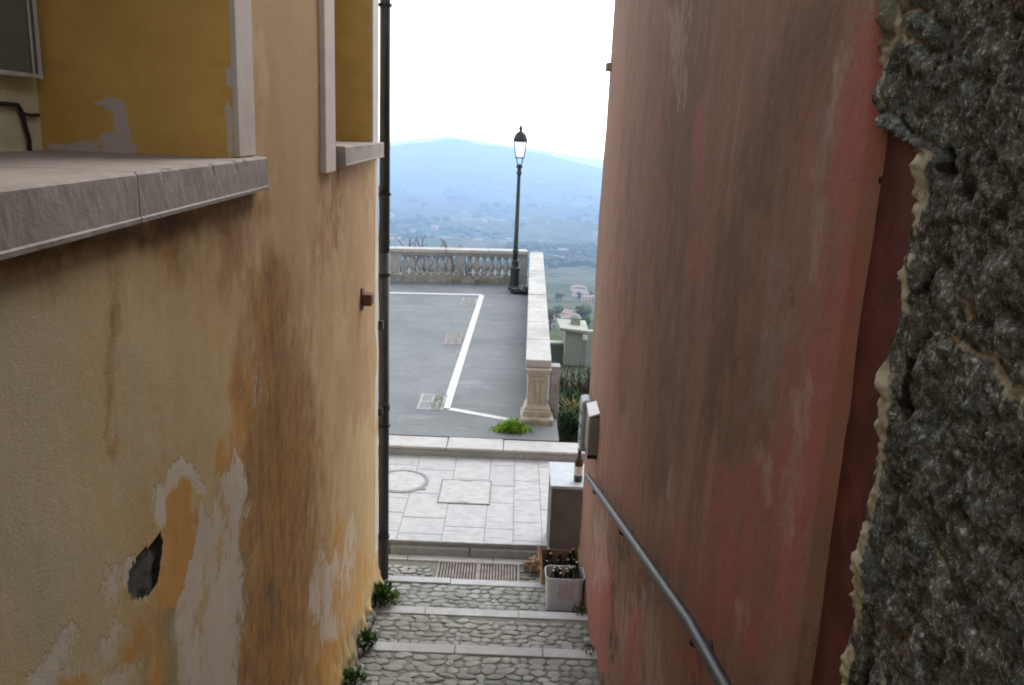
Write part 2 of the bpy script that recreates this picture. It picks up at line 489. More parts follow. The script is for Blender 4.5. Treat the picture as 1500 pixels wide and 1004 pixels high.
class MB:
    def __init__(s):
        s.v, s.f, s.attr = [], [], {}

    def add(s, vs, fs):
        o = len(s.v)
        s.v.extend([tuple(p) for p in vs])
        s.f.extend([tuple(i + o for i in f) for f in fs])
        return o

    def box(s, x0, x1, y0, y1, z0, z1, M4=None):
        p = [Vector((x, y, z)) for z in (z0, z1) for y in (y0, y1) for x in (x0, x1)]
        if M4:
            p = [M4 @ q for q in p]
        s.add(p, [(0, 2, 3, 1), (4, 5, 7, 6), (0, 1, 5, 4), (2, 6, 7, 3), (0, 4, 6, 2), (1, 3, 7, 5)])
        return s

    def prism(s, pts, z0, z1):
        """vertical prism over a polygon (counter-clockwise)"""
        n = len(pts)
        vs = [(p[0], p[1], z0) for p in pts] + [(p[0], p[1], z1) for p in pts]
        fs = [tuple(range(n - 1, -1, -1)), tuple(range(n, 2 * n))]
        fs += [(i, (i + 1) % n, n + (i + 1) % n, n + i) for i in range(n)]
        s.add(vs, fs)
        return s

    def tube(s, pts, r, n=10, cap=True):
        pts = [Vector(p) for p in pts]
        rs = r if isinstance(r, (list, tuple)) else [r] * len(pts)
        rings = []
        up = None
        for i, p in enumerate(pts):
            a = pts[max(i - 1, 0)]
            b = pts[min(i + 1, len(pts) - 1)]
            t = (b - a).normalized()
            if up is None:
                up = Vector((0, 0, 1)) if abs(t.z) < .9 else Vector((1, 0, 0))
            e1 = t.cross(up).normalized()
            e2 = e1.cross(t).normalized()
            up = e2
            rings.append([p + (e1 * math.cos(2 * PI * k / n) + e2 * math.sin(2 * PI * k / n)) * rs[i] for k in range(n)])
        vs = [q for rg in rings for q in rg]
        fs = []
        for i in range(len(pts) - 1):
            for k in range(n):
                fs.append((i * n + k, (i + 1) * n + k, (i + 1) * n + (k + 1) % n, i * n + (k + 1) % n))
        if cap:
            fs.append(tuple(range(n)))
            fs.append(tuple(reversed(range((len(pts) - 1) * n, len(pts) * n))))
        s.add(vs, fs)
        return s

    def lathe(s, prof, n=20, M4=None, square=False):
        """profile [(r,z)] turned about z; square=True gives a four-sided turning"""
        if square:
            n = 4
        vs, fs = [], []
        for r, z in prof:
            for k in range(n):
                a = 2 * PI * k / n + (PI / 4 if square else 0)
                rr = r * (math.sqrt(2) if square else 1)
                vs.append(Vector((rr * math.cos(a), rr * math.sin(a), z)))
        for i in range(len(prof) - 1):
            for k in range(n):
                fs.append((i * n + k, i * n + (k + 1) % n, (i + 1) * n + (k + 1) % n, (i + 1) * n + k))
        fs.append(tuple(reversed(range(n))))
        fs.append(tuple(range((len(prof) - 1) * n, len(prof) * n)))
        if M4:
            vs = [M4 @ v for v in vs]
        s.add(vs, fs)
        return s

    def blob(s, c, r, seed=0, n=8, m=5, amp=.15, freq=1.5, flat=False):
        c = Vector(c)
        vs, fs = [], []
        for j in range(m + 1):
            th = PI * j / m
            for k in range(n):
                ph = 2 * PI * k / n
                d = Vector((math.sin(th) * math.cos(ph), math.sin(th) * math.sin(ph), math.cos(th)))
                q = 1 + amp * noise.noise(d * freq + Vector((seed * 3.7, seed * 1.3, seed)))
                vs.append(c + Vector((d.x * r[0], d.y * r[1], d.z * r[2])) * q)
        for j in range(m):
            for k in range(n):
                fs.append((j * n + k, (j + 1) * n + k, (j + 1) * n + (k + 1) % n, j * n + (k + 1) % n))
        s.add(vs, fs)
        return s

    def leaf(s, p, d, l, w, up=Vector((0, 0, 1)), bend=.3):
        p, d = Vector(p), Vector(d).normalized()
        sd = d.cross(up)
        if sd.length < 1e-3:
            sd = Vector((1, 0, 0))
        sd.normalize()
        nn = sd.cross(d)
        a = p + d * l * .5 + nn * bend * l * .25
        b = p + d * l - nn * bend * l * .2
        s.add([p - sd * w * .15, p + sd * w * .15, a + sd * w * .5, a - sd * w * .5, b], [(0, 1, 2, 3), (3, 2, 4)])
        return s

    def build(s, name, mat, parent=None, smooth=False, bevel=0.0, loc=None):
        me = bpy.data.meshes.new(name)
        me.from_pydata(s.v, [], s.f)
        for k, arr in s.attr.items():
            at = me.attributes.new(k, 'FLOAT', 'POINT')
            at.data.foreach_set('value', np.asarray(arr, dtype=np.float32))
        me.update()
        o = bpy.data.objects.new(name, me)
        COL.objects.link(o)
        if mat:
            me.materials.append(mat)
        if smooth:
            me.polygons.foreach_set('use_smooth', [True] * len(me.polygons))
        if bevel:
            bv = o.modifiers.new('bevel', 'BEVEL')
            bv.width = bevel
            bv.segments = 2
            bv.limit_method = 'ANGLE'
        if parent:
            o.parent = parent
            if loc is not None:
                o.location = loc
        elif loc is not None:
            o.location = loc
        return o


def tag(o, label=None, cat=None, group=None, kind=None):
    if label:
        o['label'] = label
    if cat:
        o['category'] = cat
    if group:
        o['group'] = group
    if kind:
        o['kind'] = kind
    return o


def thing(name, label, cat, loc=(0, 0, 0), rot=(0, 0, 0), group=None):
    o = bpy.data.objects.new(name, None)
    o.empty_display_size = .1
    COL.objects.link(o)
    o.location = loc
    o.rotation_euler = rot
    return tag(o, label, cat, group)


def copy_tree(o, parent=None):
    c = o.copy()
    COL.objects.link(c)
    if parent:
        c.parent = parent
    for ch in list(o.children):
        copy_tree(ch, c)
    return c


def fbm(p, oct=4, lac=2.1, gain=.5):
    a, s, p = 1.0, 0.0, Vector(p)
    for _ in range(oct):
        s += a * noise.noise(p)
        p = p * lac
        a *= gain
    return s


# ------------------------------------------------------------------ wall sheets with stain and painted shade masks
def seg_mask(U, Z, pts, r, aspect=1.0):
    """1 on a polyline in wall coordinates fading to 0 at distance r (r may be per point)"""
    out = np.zeros_like(U)
    pts = list(pts)
    rs = r if isinstance(r, (list, tuple)) else [r] * len(pts)
    if len(pts) == 1:
        pts, rs = pts * 2, list(rs) * 2
    for (a, b, ra, rb) in zip(pts[:-1], pts[1:], rs[:-1], rs[1:]):
        du, dz = (b[0] - a[0]), (b[1] - a[1]) * aspect
        L = du * du + dz * dz + 1e-9
        t = np.clip(((U - a[0]) * du + (Z - a[1]) * aspect * dz) / L, 0, 1)
        d = np.hypot(U - a[0] - t * du, (Z - a[1]) * aspect - t * dz)
        rr = ra + (rb - ra) * t
        out = np.maximum(out, np.clip(1 - d / rr, 0, 1))
    return out


def sheet(xf, ys, zs, holes, masks, jitter, name, mat, parent, flip=False, dfun=None):
    """a wall face as a fine grid with openings left out and stain and painted shade masks on its points"""
    ys, zs = np.asarray(ys), np.asarray(zs)
    U, Z = np.meshgrid(ys, zs, indexing='ij')
    n, m = U.shape
    vs = []
    for i in range(n):
        for j in range(m):
            y, z = U[i, j], Z[i, j]
            x = xf(y) + jitter * fbm((y * 1.4, z * 1.1, 3.3), 3)
            if dfun:
                x += dfun(y, z)
            vs.append((x, y, z))
    fs = []
    for i in range(n - 1):
        yc = (ys[i] + ys[i + 1]) / 2
        for j in range(m - 1):
            zc = (zs[j] + zs[j + 1]) / 2
            if any(h(yc, zc) for h in holes):
                continue
            a, b, c, d = i * m + j, (i + 1) * m + j, (i + 1) * m + j + 1, i * m + j + 1
            fs.append((a, d, c, b) if flip else (a, b, c, d))
    b = MB()
    b.v, b.f = vs, fs
    pr = np.array([project((xf(v[1]), v[1], v[2])) for v in vs])
    wx_ = np.array([14 * fbm((v[1] * 5.5, v[2] * 5.0, 1.7), 5, 2.3, .62) for v in vs])
    wy_ = np.array([26 * fbm((v[1] * 4.5, v[2] * 3.5, 8.1), 4, 2.3, .6) for v in vs])
    wa_ = np.array([1 + .38 * fbm((v[1] * 7, v[2] * 6, 4.4), 4, 2.2, .6) for v in vs])
    PX, PY = pr[:, 0] + wx_, pr[:, 1] + wy_
    for k, strokes in masks.items():
        acc = np.zeros(len(vs))
        for st in strokes:
            amp = st[2] if len(st) > 2 else 1.0
            acc = np.maximum(acc, seg_mask(PX, PY, st[0], st[1], st[3] if len(st) > 3 else 1.0) * amp)
        b.attr[k] = acc * wa_
    return b.build(name, mat, parent, smooth=True)


def grid(*runs):
    return np.unique(np.round(np.concatenate(runs), 4))


# ================================================================== YELLOW HOUSE (left)
Y0, YC = -4.0, 7.5
W1 = (0.75, 3.26, 4.045, 5.7)      # near window opening: y0,y1,z0,z1
W2 = (5.22, 7.12, 4.06, 5.9)
house_y = thing('yellow_house', 'ochre yellow plaster house with brown water stains lining the left of the alley', 'house', (-3, 4, 0))


def child(o, root):
    """parent keeping world coordinates (root is an unrotated Empty)"""
    o.parent = root
    o.matrix_parent_inverse = Matrix.Translation(root.location).inverted()
    return o


hole_c = onleft(211, 835)


HOLE = [onleft(*p) for p in ((236, 778), (239, 795), (236, 815), (232, 838), (229, 856), (222, 861), (215, 872), (200, 879), (190, 876), (186, 862), (187, 842), (193, 826), (206, 808), (221, 794))]


def hole_test(y, z):
    y += .006 * noise.noise(Vector((y * 40, z * 40, 5)))
    z += .006 * noise.noise(Vector((y * 40, z * 40, 15)))
    c = False
    for (a, b_) in zip(HOLE, HOLE[1:] + HOLE[:1]):
        if (a[1] > z) != (b_[1] > z) and y < (b_[0] - a[0]) * (z - a[1]) / (b_[1] - a[1]) + a[0]:
            c = not c
    return c


ys = grid(np.arange(Y0, 1.2, .12), np.arange(1.2, 3.6, .0125), np.arange(3.6, YC, .02), [YC])
zs = grid(np.arange(-.45, 2.0, .025), np.arange(2.0, 4.3, .0125), np.arange(4.3, 6.0, .05))


def in_w(w):
    return lambda y, z: w[0] < y < w[1] and w[2] < z < w[3]


def left_relief(y, z):
    d = 0.0
    # base of the wall swells out into rough footing
    base = .18 + (6.0 - y) * .19
    h = z - base
    if h < .5:
        k = (1 - h / .5) ** 2 if h > 0 else 1.0
        d += k * (.035 + .035 * fbm((y * 7, z * 7, 1), 3))
    return d


mk = {
    'm_brown': [
        ([(392, 395), (398, 470), (405, 560), (402, 700), (398, 850), (390, 1004)], [50, 75, 100, 110, 110, 110], 1.1),
        ([(440, 560), (440, 700), (430, 850), (425, 1000)], [50, 80, 85, 85], .9),
        ([(365, 640), (362, 850), (360, 1004)], [40, 60, 70], .9),
        ([(0, 385), (120, 362), (250, 335), (365, 300)], 55, .98),
        ([(60, 380), (80, 430)], 60, .6), ([(250, 350), (260, 400)], 60, .75), ([(330, 320), (340, 380)], 60, .72),
        ([(168, 400), (165, 480), (158, 660)], [30, 24, 12], .6),
        ([(492, 250), (490, 350)], [28, 16], .8), ([(545, 240), (535, 290)], 20, .5),
        ([(222, 900), (205, 1004)], 30, .6), ([(470, 250), (470, 420)], 20, .5),
    ],
    'm_dark': [
        ([(0, 392), (80, 372), (190, 348), (300, 318)], 30, .85),  # shadow band under the big sill, painted into the wall colour
        ([(395, 860), (398, 915)], 30, .8), ([(408, 560), (405, 660)], 30, .5),
        ([(475, 245), (474, 60)], 7, .8), ([(168, 410), (165, 470)], 10, .5),  # first stroke is painted shade along the second window's near trim
    ],
    'm_orange': [
        ([(262, 725), (262, 800), (252, 870), (240, 960), (235, 1004)], [50, 58, 55, 45, 45], 1.0),
        ([(360, 550), (352, 640), (330, 690)], [40, 60, 30], .85),
        ([(420, 600), (415, 800), (400, 980)], [80, 110, 130], .8),
        ([(500, 780), (490, 900), (470, 1000)], [60, 80, 80], .7),
        ([(205, 930), (180, 985)], 45, .85), ([(120, 990), (100, 1004)], 40, .7),
        ([(385, 450), (390, 600)], [50, 70], .75), ([(530, 820), (520, 900)], 40, .6),
    ],
    'm_white': [
        ([(228, 770), (230, 735), (246, 704), (270, 690), (293, 712)], [14, 18, 24, 28, 16], 1.0),
        ([(298, 740), (292, 800), (280, 850), (274, 900), (280, 960), (290, 1004)], [9, 13, 18, 30, 60, 75], 1.0),
        ([(352, 670), (345, 740), (338, 830), (325, 930), (310, 1004)], [20, 34, 48, 65, 80], .95),
        ([(318, 760), (312, 860), (300, 960)], [35, 50, 60], .8),
        ([(105, 920), (90, 955), (50, 1004)], [40, 55, 70], .85),
        ([(170, 840), (160, 900), (150, 960)], 45, .66), ([(185, 985), (160, 1004)], 40, .98),
        ([(485, 820), (480, 920)], [30, 40], .85), ([(465, 800), (460, 900)], [20, 30], .65),
        ([(193, 825), (187, 850)], 12, .95), ([(200, 884), (215, 880)], 14, .9),
        ([(375, 530), (372, 590)], 26, .6), ([(515, 760), (505, 860)], 20, .7),
    ],
    'm_grey': [([(0, 480), (30, 700), (60, 950)], 220, .9), ([(200, 520), (200, 700)], 130, .5)],
    'm_tan': [
        ([(425, 0), (430, 250), (430, 420)], [110, 110, 90], 1.0),
        ([(520, 260), (525, 420), (525, 600)], [60, 60, 50], .85),
        ([(330, 400), (390, 310)], 80, .7),
    ],
    'm_green': [([(248, 900), (250, 1004)], 40, .8), ([(525, 930), (505, 1004)], 40, .8), ([(30, 980), (20, 1004)], 40, .5)],
}
w = sheet(lwx, ys, zs, [in_w(W1), in_w(W2), hole_test], mk, .007, 'wall', M['yellow'], None, dfun=left_relief)
child(w, house_y)
b = MB()
b.prism([(lwx(YC), YC), (-9, YC), (-9, YC - .35), (lwx(YC) - .02, YC - .35)], -.45, 6.5)          # street front
b.prism([(lwx(Y0), Y0), (lwx(YC - .35) - .0, YC - .35), (-9, YC - .35), (-9, Y0)], 6.0, 6.5)      # upper storey
for o in [b.build('upper_wall', M['yellow'])]:
    child(o, house_y)
b = MB()
b.prism([(-.8, Y0 - .3), (-1.2, YC + .1), (-9.3, YC + .3), (-9.3, Y0 - .3)], 6.503, 6.65)
child(b.build('roof', M['roof']), house_y)
# pit behind the knocked-out plaster
b = MB()
hc = hole_c
N = 22
for i in range(N):
    for j in range(N):
        pass
gv = []
for i in range(N + 1):
    for j in range(N + 1):
        y = hc[0] - .26 + .52 * i / N
        z = hc[1] - .24 + .48 * j / N
        gv.append((lwx(y) - .018 + .012 * fbm((y * 14, z * 14, 2), 4), y, z))
gf = [(i * (N + 1) + j, (i + 1) * (N + 1) + j, (i + 1) * (N + 1) + j + 1, i * (N + 1) + j + 1) for i in range(N) for j in range(N)]
b.add(gv, gf)
M['bare'] = m_stone('bare_grey_render', (.13, .12, .11), (.25, .235, .22), (.08, .075, .07), 12, .8)
p = child(b.build('bare_patch', M['bare'], None, smooth=True), house_y)
p['label'] = 'bare grey patch where the plaster has fallen'


def window_unit(w, depth, far_trim, near_trim, reveal_masks, low=4.0):
    """a deep opening: reveals, back panel, pale stone trims"""
    y0, y1, z0, z1 = w
    win = thing('window', None, None)
    child(win, house_y)
    n = 40
    b = MB()
    U, Zg = np.meshgrid(np.linspace(0, 1, n + 1), np.linspace(0, 1, n + 1), indexing='ij')
    xa, xb = lwx(y1) - .012, lwx(y1) - depth
    X = xa + (xb - xa) * U
    Zz = z0 - .01 + (z1 - z0 + .02) * Zg
    vs = [(X[i, j], y1 + .003 * fbm((X[i, j] * 6, Zz[i, j] * 6, 0), 3), Zz[i, j]) for i in range(n + 1) for j in range(n + 1)]
    fs = [(i * (n + 1) + j, i * (n + 1) + j + 1, (i + 1) * (n + 1) + j + 1, (i + 1) * (n + 1) + j) for i in range(n) for j in range(n)]
    b.add(vs, fs)
    acc = np.zeros_like(X)
    for pts, r in reveal_masks:
        acc = np.maximum(acc, seg_mask(X, Zz, pts, r))
    b.attr['m_white'] = acc.ravel()
    o = b.build('reveal', M['reveal'], None, smooth=True)
    child(o, house_y)
    o.parent = win
    o.matrix_parent_inverse = Matrix.Identity(4)
    b = MB()
    b.prism([(lwx(y0) - .012, y0 - .05), (lwx(y0) - .012, y0), (lwx(y0) - depth, y0), (lwx(y0) - depth, y0 - .05)], z0, z1)
    b.prism([(lwx(y0) - .012, y0), (lwx(y1) - .012, y1), (lwx(y1) - depth, y1), (lwx(y0) - depth, y0)], z1, z1 + .06)
    o = b.build('reveal', M['reveal'])
    o.parent = win
    # trims
    b = MB()
    ta, tb, prd, zb = far_trim
    b.prism([(lwx(ta) + prd, ta), (lwx(tb) + prd, tb), (lwx(tb) - .05, tb), (lwx(ta) - .05, ta)], zb, z1 + .2)
    o = b.build('stone_trim', M['trim'], None, bevel=.006)
    o.parent = win
    b = MB()
    ta, tb, prd, zb = near_trim
    b.prism([(lwx(ta) + prd, ta), (lwx(tb) + prd, tb), (lwx(tb) - .05, tb), (lwx(ta) - .05, ta)], zb, z1 + .2)
    o = b.build('stone_trim', M['trim'], None, bevel=.006)
    o.parent = win
    b = MB()
    b.prism([(lwx(y0) + .012, y0 - .2), (lwx(y1) + .012, y1 + .2), (lwx(y1) - .05, y1 + .2), (lwx(y0) - .05, y0 - .2)], z1 + .2, z1 + .45)
    o = b.build('lintel', M['trim'], None, bevel=.006)
    o.parent = win
    return win


W1DEPTH = .74
xr = lambda px, py: (aty(px, py, W1[1]).x, aty(px, py, W1[1]).z)
win1 = window_unit(W1, W1DEPTH, (W1[1] + .002, 3.5, .006, 4.067), (W1[0] - .24, W1[0], .006, 4.067),
                   [([xr(140, 145), xr(175, 155), xr(180, 195), xr(150, 212), xr(115, 218)], [.03, .045, .05, .045, .05]),
                    ([xr(165, 218), xr(200, 214)], .035), ([xr(337, 100), xr(337, 120)], .03), ([xr(335, 150), xr(338, 225)], .022),
                    ([xr(70, 222), xr(120, 220)], .03)])
win2 = window_unit(W2, .7, (W2[1] + .002, 7.47, .006, 4.067), (4.9, W2[0], .03, 3.93), [])


def sill(win, y0, y1, prd, z0, z1, depth, joints, rough=.004):
    """stone sill as slabs with chipped edges, butted end to end"""
    cuts = [y0] + joints + [y1]
    for a, c in zip(cuts[:-1], cuts[1:]):
        b = MB()
        n = max(8, int((c - a) / .02))
        prof = [(-depth, z1 + .002), (-.02, z1), (prd - .006, z1 - .001), (prd, z1 - .008), (prd, (z0 + z1) / 2 + .02),
                (prd, (z0 + z1) / 2 - .02), (prd, z0 + .018), (prd + .004, z0 + .014), (prd + .003, z0 + .003), (prd - .006, z0), (-.06, z0)]
        vs = []
        for i in range(n + 1):
            y = a + .003 + (c - a - .006) * i / n
            for k, (dx, z) in enumerate(prof):
                e = 1.0 if 2 <= k <= 9 else 0
                q = noise.noise(Vector((y * 18, k * .6, 2.2)))
                chip = -.006 * max(0, q - .38) * 4 if k in (2, 3) else 0
                vs.append((lwx(y) + dx + e * (rough * .25 * fbm((y * 30, z * 60, 7), 3)) + chip, y, z + chip * .8))
        m = len(prof)
        fs = []
        for i in range(n):
            for k in range(m):
                fs.append((i * m + k, i * m + (k + 1) % m, (i + 1) * m + (k + 1) % m, (i + 1) * m + k))
        fs.append(tuple(reversed(range(m))))
        fs.append(tuple(range(n * m, (n + 1) * m)))
        b.add(vs, fs)
        bmm = b.build('sill', M['sill'])
        bmm.parent = win


sill(win1, .5, 3.52, .045, 3.933, 4.065, W1DEPTH - .01, [.9, 2.2])
sill(win2, 5.38, 7.4, .062, 3.95, 4.075, .6, [])

# back of the near window: shutter leaf over a cream panel with cable
bx = lwx(W1[1]) - W1DEPTH + .01
b = MB()
b.box(bx - .06, bx, .75, W1[1] - .002, 4.05, 5.7)
b.build('back_panel', M['cream']).parent = win1
zs_b = aty(25, 112, 3.15).z
b = MB()
b.box(bx + .002, bx + .035, 1.9, 3.225, zs_b, 5.65)
sh = b.build('shutter', M['shutter'], None, bevel=.004)
sh.parent = win1
b = MB()
b.box(bx + .036, bx + .044, 3.168, 3.176, zs_b + .012, 5.65)
b.box(bx + .036, bx + .046, 3.203, 3.222, zs_b - .006, 5.65)
b.box(bx + .036, bx + .046, 1.9, 3.2, zs_b - .004, zs_b + .012)
o = b.build('frame', M['shutter_edge'], None, bevel=.003)
o.parent = sh
P3 = lambda px, py: Vector((bx + .012, *aty(px, py, 3.15).yz))


def on_back(px, py):
    r = ray(px, py)
    t = (bx + .012) / r.x
    return Vector((0, 0, EYE)) + r * t


b = MB()
b.tube([on_back(-60, 148), on_back(5, 152), on_back(26, 154), on_back(33, 166), on_back(36, 182), on_back(43, 205), on_back(44, 228)], .008, 8)
b.tube([on_back(30, 166), on_back(45, 169), on_back(57, 169)], .006, 8)
o = b.build('cable', M['cable'], None, smooth=True)
o.parent = win1
b = MB()
b.box(lwx(7.1) - .6, lwx(7.1) - .55, 5.2, 7.12, 4.0, 5.9)
o = b.build('shutter', M['shutter'])
o.parent = win2

# pale corner strip and cable clips at the far corner
b = MB()
b.prism([(lwx(7.3) + .004, 7.28), (lwx(7.5) + .004, 7.505), (lwx(7.5) - .05, 7.505), (lwx(7.3) - .05, 7.28)], -.4, 3.94)
o = b.build('corner_strip', M['plinth_white'], None, bevel=.01)
child(o, house_y)

# ---- downpipe on the far corner
pipe_y = 7.68
p0 = aty(561, 838, pipe_y)
p1 = aty(565, 20, pipe_y)
px = (p0.x + p1.x) / 2
pipe = thing('downpipe', 'dark brown downpipe standing at the corner of the yellow house', 'downpipe', (px, pipe_y, -.3))
b = MB()
b.tube([(px, pipe_y, -.32), (px, pipe_y, 3.1)], .05, 16)
b.tube([(px, pipe_y, 3.1), (px, pipe_y, 6.6)], .047, 16)
child(b.build('pipe', M['pipe'], None, smooth=True), pipe)
for z in (.3, 1.45, 2.9, 3.62, 5.2):
    b = MB()
    b.tube([(px, pipe_y, z - .012), (px, pipe_y, z + .012)], .06, 16)
    b.tube([(px - .04, pipe_y - .02, z), (lwx(7.5) - .02, 7.49, z)], .008, 8)
    child(b.build('bracket', M['bracket']), pipe)
b = MB()
b.tube([(px, pipe_y, 1.6), (px, pipe_y, 1.69)], .056, 16)
child(b.build('collar', M['pipe'], None, smooth=True), pipe)

# ---- thin cable running up the corner
cb = MB()
pts = []
for k in range(40):
    z = .7 + 3.0 * k / 39
    pts.append((lwx(7.5) + .012 + .004 * math.sin(k * 1.1), 7.515, z))
cb.tube(pts, .006, 6)
cb.box(lwx(7.5) + .0, lwx(7.5) + .045, 7.5, 7.56, 2.42, 2.5)
cb.box(lwx(7.5) + .0, lwx(7.5) + .04, 7.5, 7.55, 1.6, 1.67)
tag(cb.build('cable', M['cable']), 'thin black cable clipped up the wall corner beside the brown downpipe', 'cable')

# ---- rusty bracket stub on the wall
yb, zb = onleft(530, 438)
st = thing('iron_stub', 'rusty brown iron stub sticking out of the yellow wall near the downpipe', 'bracket', (lwx(yb), yb, zb))
b = MB()
b.box(-.01, .012, -.05, .05, -.085, .09)
b.build('plate', M['rust'], st, bevel=.006)
b = MB()
b.box(.012, .085, -.06, .06, -.045, .045)
b.build('stub', M['rust'], st, bevel=.008)

# ================================================================== PINK HOUSE (right)
YR0, YR1 = 1.9, 8.05
house_p = thing('pink_house', 'faded red plaster house with dark vertical streaks lining the right of the alley', 'house', (3, 5, 0))
ys = grid(np.arange(YR0, 3.4, .015), np.arange(3.4, YR1, .022), [YR1])
zs = grid(np.arange(-.45, 2.2, .025), np.arange(2.2, 5.0, .016), np.arange(5.0, 6.4, .04))


def right_edge(y, z):
    e = 1.905 + .03 * fbm((z * 4.0, 1, 2), 4) * (1.0 if z > 4.1 else .3) + (max(0, z - 4.2) * .16)
    return y < e


def right_relief(y, z):
    # plaster thickness rounds off toward the broken edge
    d = y - 1.93 - max(0, z - 4.2) * .16
    return .02 * max(0, 1 - d / .05) ** 2 - .012 * noise.noise(Vector((y * .8, z * .5, 8)))


mk = {
    'm_brown': [
        ([(1010, 0), (1000, 250), (985, 500), (970, 700)], [90, 90, 80, 60], .78),
        ([(1190, 20), (1150, 150), (1110, 280)], [90, 100, 80], .85),
        ([(1080, 330), (1060, 480), (1040, 640)], [90, 90, 80], .72),
        ([(930, 200), (920, 400), (912, 600)], [30, 30, 30], .6),
        ([(1120, 520), (1090, 640)], 70, .6),
        ([(905, 790), (900, 860), (890, 940)], 22, .85),
        ([(960, 830), (945, 920), (935, 1000)], 45, .8), ([(900, 740), (905, 800)], 20, .7),
    ],
    'm_dark': [
        ([(912, 780), (903, 850), (895, 960), (890, 1004)], [7, 8, 8, 8], .9),
        ([(1028, 945), (1018, 1004)], [10, 16], .8),
        ([(935, 830), (925, 900)], 22, .65),
        ([(985, 90), (975, 200)], 30, .4),
    ],
    'm_red': [
        ([(1285, 30), (1262, 160), (1240, 300)], [40, 50, 50], 1.0),
        ([(1235, 360), (1200, 600), (1140, 900)], [50, 60, 70], .9),
        ([(1090, 700), (1060, 860), (1030, 960)], [70, 80, 80], .75),
        ([(882, 820), (880, 920)], [30, 34], 1.0), ([(930, 900), (925, 1000)], 30, 1.0),
        ([(1030, 160), (1020, 400)], [40, 40], .55), ([(1150, 660), (1100, 960)], 90, .65),
        ([(872, 860), (880, 980)], 20, .9), ([(985, 800), (1040, 900)], 40, .6),
    ],
    'm_white': [
        ([(985, 20), (990, 120)], [34, 24], .75), ([(1000, 0), (996, 160)], 16, .8),
        ([(1240, 60), (1205, 250), (1190, 420)], [26, 34, 34], .8),
        ([(1165, 560), (1160, 700), (1145, 800)], [20, 28, 22], .8),
        ([(1120, 660), (1125, 720)], 24, .8), ([(1185, 540), (1180, 620)], 16, .9),
        ([(880, 760), (880, 850)], [24, 26], .95), ([(945, 860), (950, 960), (958, 1004)], [34, 40, 44], 1.0),
        ([(985, 700), (985, 760)], 20, .65), ([(922, 880), (912, 960)], [18, 20], .8),
        ([(1085, 880), (1080, 980)], 14, .8), ([(1130, 440), (1110, 560)], 26, .55),
    ],
    'm_grey': [([(1150, 380), (1120, 600)], 60, .7), ([(870, 800), (872, 850)], 20, .6), ([(1215, 160), (1190, 330)], 40, .8)],
    'm_tan': [([(895, 20), (885, 300), (870, 560)], [34, 30, 20], 1.0), ([(1235, 480), (1180, 900)], 50, .7), ([(940, 0), (930, 200)], 30, .5)],
}
w = sheet(lambda y: RWX, ys, zs, [right_edge], mk, .007, 'wall', M['pink'], None, flip=True, dfun=right_relief)
child(w, house_p)
# strip of dark undercoat set back behind the plaster edge
b = MB()
n1, n2 = 10, 120
vs, fs = [], []
for i in range(n1 + 1):
    for j in range(n2 + 1):
        y = 1.675 + .325 * i / n1
        z = -.4 + 4.65 * j / n2
        vs.append((RWX + .026 + .004 * fbm((y * 8, z * 5, 4), 3), y, z))
for i in range(n1):
    for j in range(n2):
        a = i * (n2 + 1) + j
        fs.append((a, a + 1, a + n2 + 2, a + n2 + 1))
b.add(vs, fs)
o = b.build('undercoat_strip', M['darkred'], None, smooth=True)
child(o, house_p)
o['label'] = 'dark red recessed strip between plaster and rough stone'
# street front, roof, upper storey
b = MB()
b.box(RWX + .01, 9, YR1 - .35, YR1 - .002, -.45, 6.5)
b.box(RWX, 9, 1.9, YR1 - .352, 6.36, 6.5)
o = b.build('upper_wall', M['pink'])
child(o, house_p)
b = MB()
b.box(RWX - .03, 9.3, 1.9, YR1 + .1, 6.503, 6.65)
child(b.build('roof', M['roof']), house_p)
# small tile nub on the far edge
q = aty(893, 97, YR1 - .1)
b = MB()
b.box(RWX - .035, RWX + .05, YR1 - .12, YR1 + .02, q.z - .04, q.z + .03)
child(b.build('tile_nub', M['roof'], None, bevel=.01), house_p)

# ================================================================== ROUGH STONE WALL (right, near)
stone = thing('stone_wall', 'bare dark rubble stone wall with crumbling mortar edge at the near right', 'wall', (1.0, 1.4, 0))
SY0, SY1, SZ0, SZ1 = .40, 1.99, 2.55, 5.35
dy = .0065
ns, ms = int((SY1 - SY0) / dy), int((SZ1 - SZ0) / dy)
vs, fs = [], []
moss, mort, dark = [], [], []
edge_cache = {}


def stone_edge(z):
    """y of the stone patch's ragged far edge at height z"""
    k = round(z, 4)
    if k not in edge_cache:
        e = 1.735 + .026 * fbm((z * 5.5, 3, 1), 5) + .012 * fbm((z * 34, 6, 1), 3)
        if z > 4.2:
            t = min(1, (z - 4.2) / .05)
            e += t * (.19 + (z - 4.2) * .16) + t * .02 * fbm((z * 11, 0, 5), 3)
        edge_cache[k] = e
    return edge_cache[k]


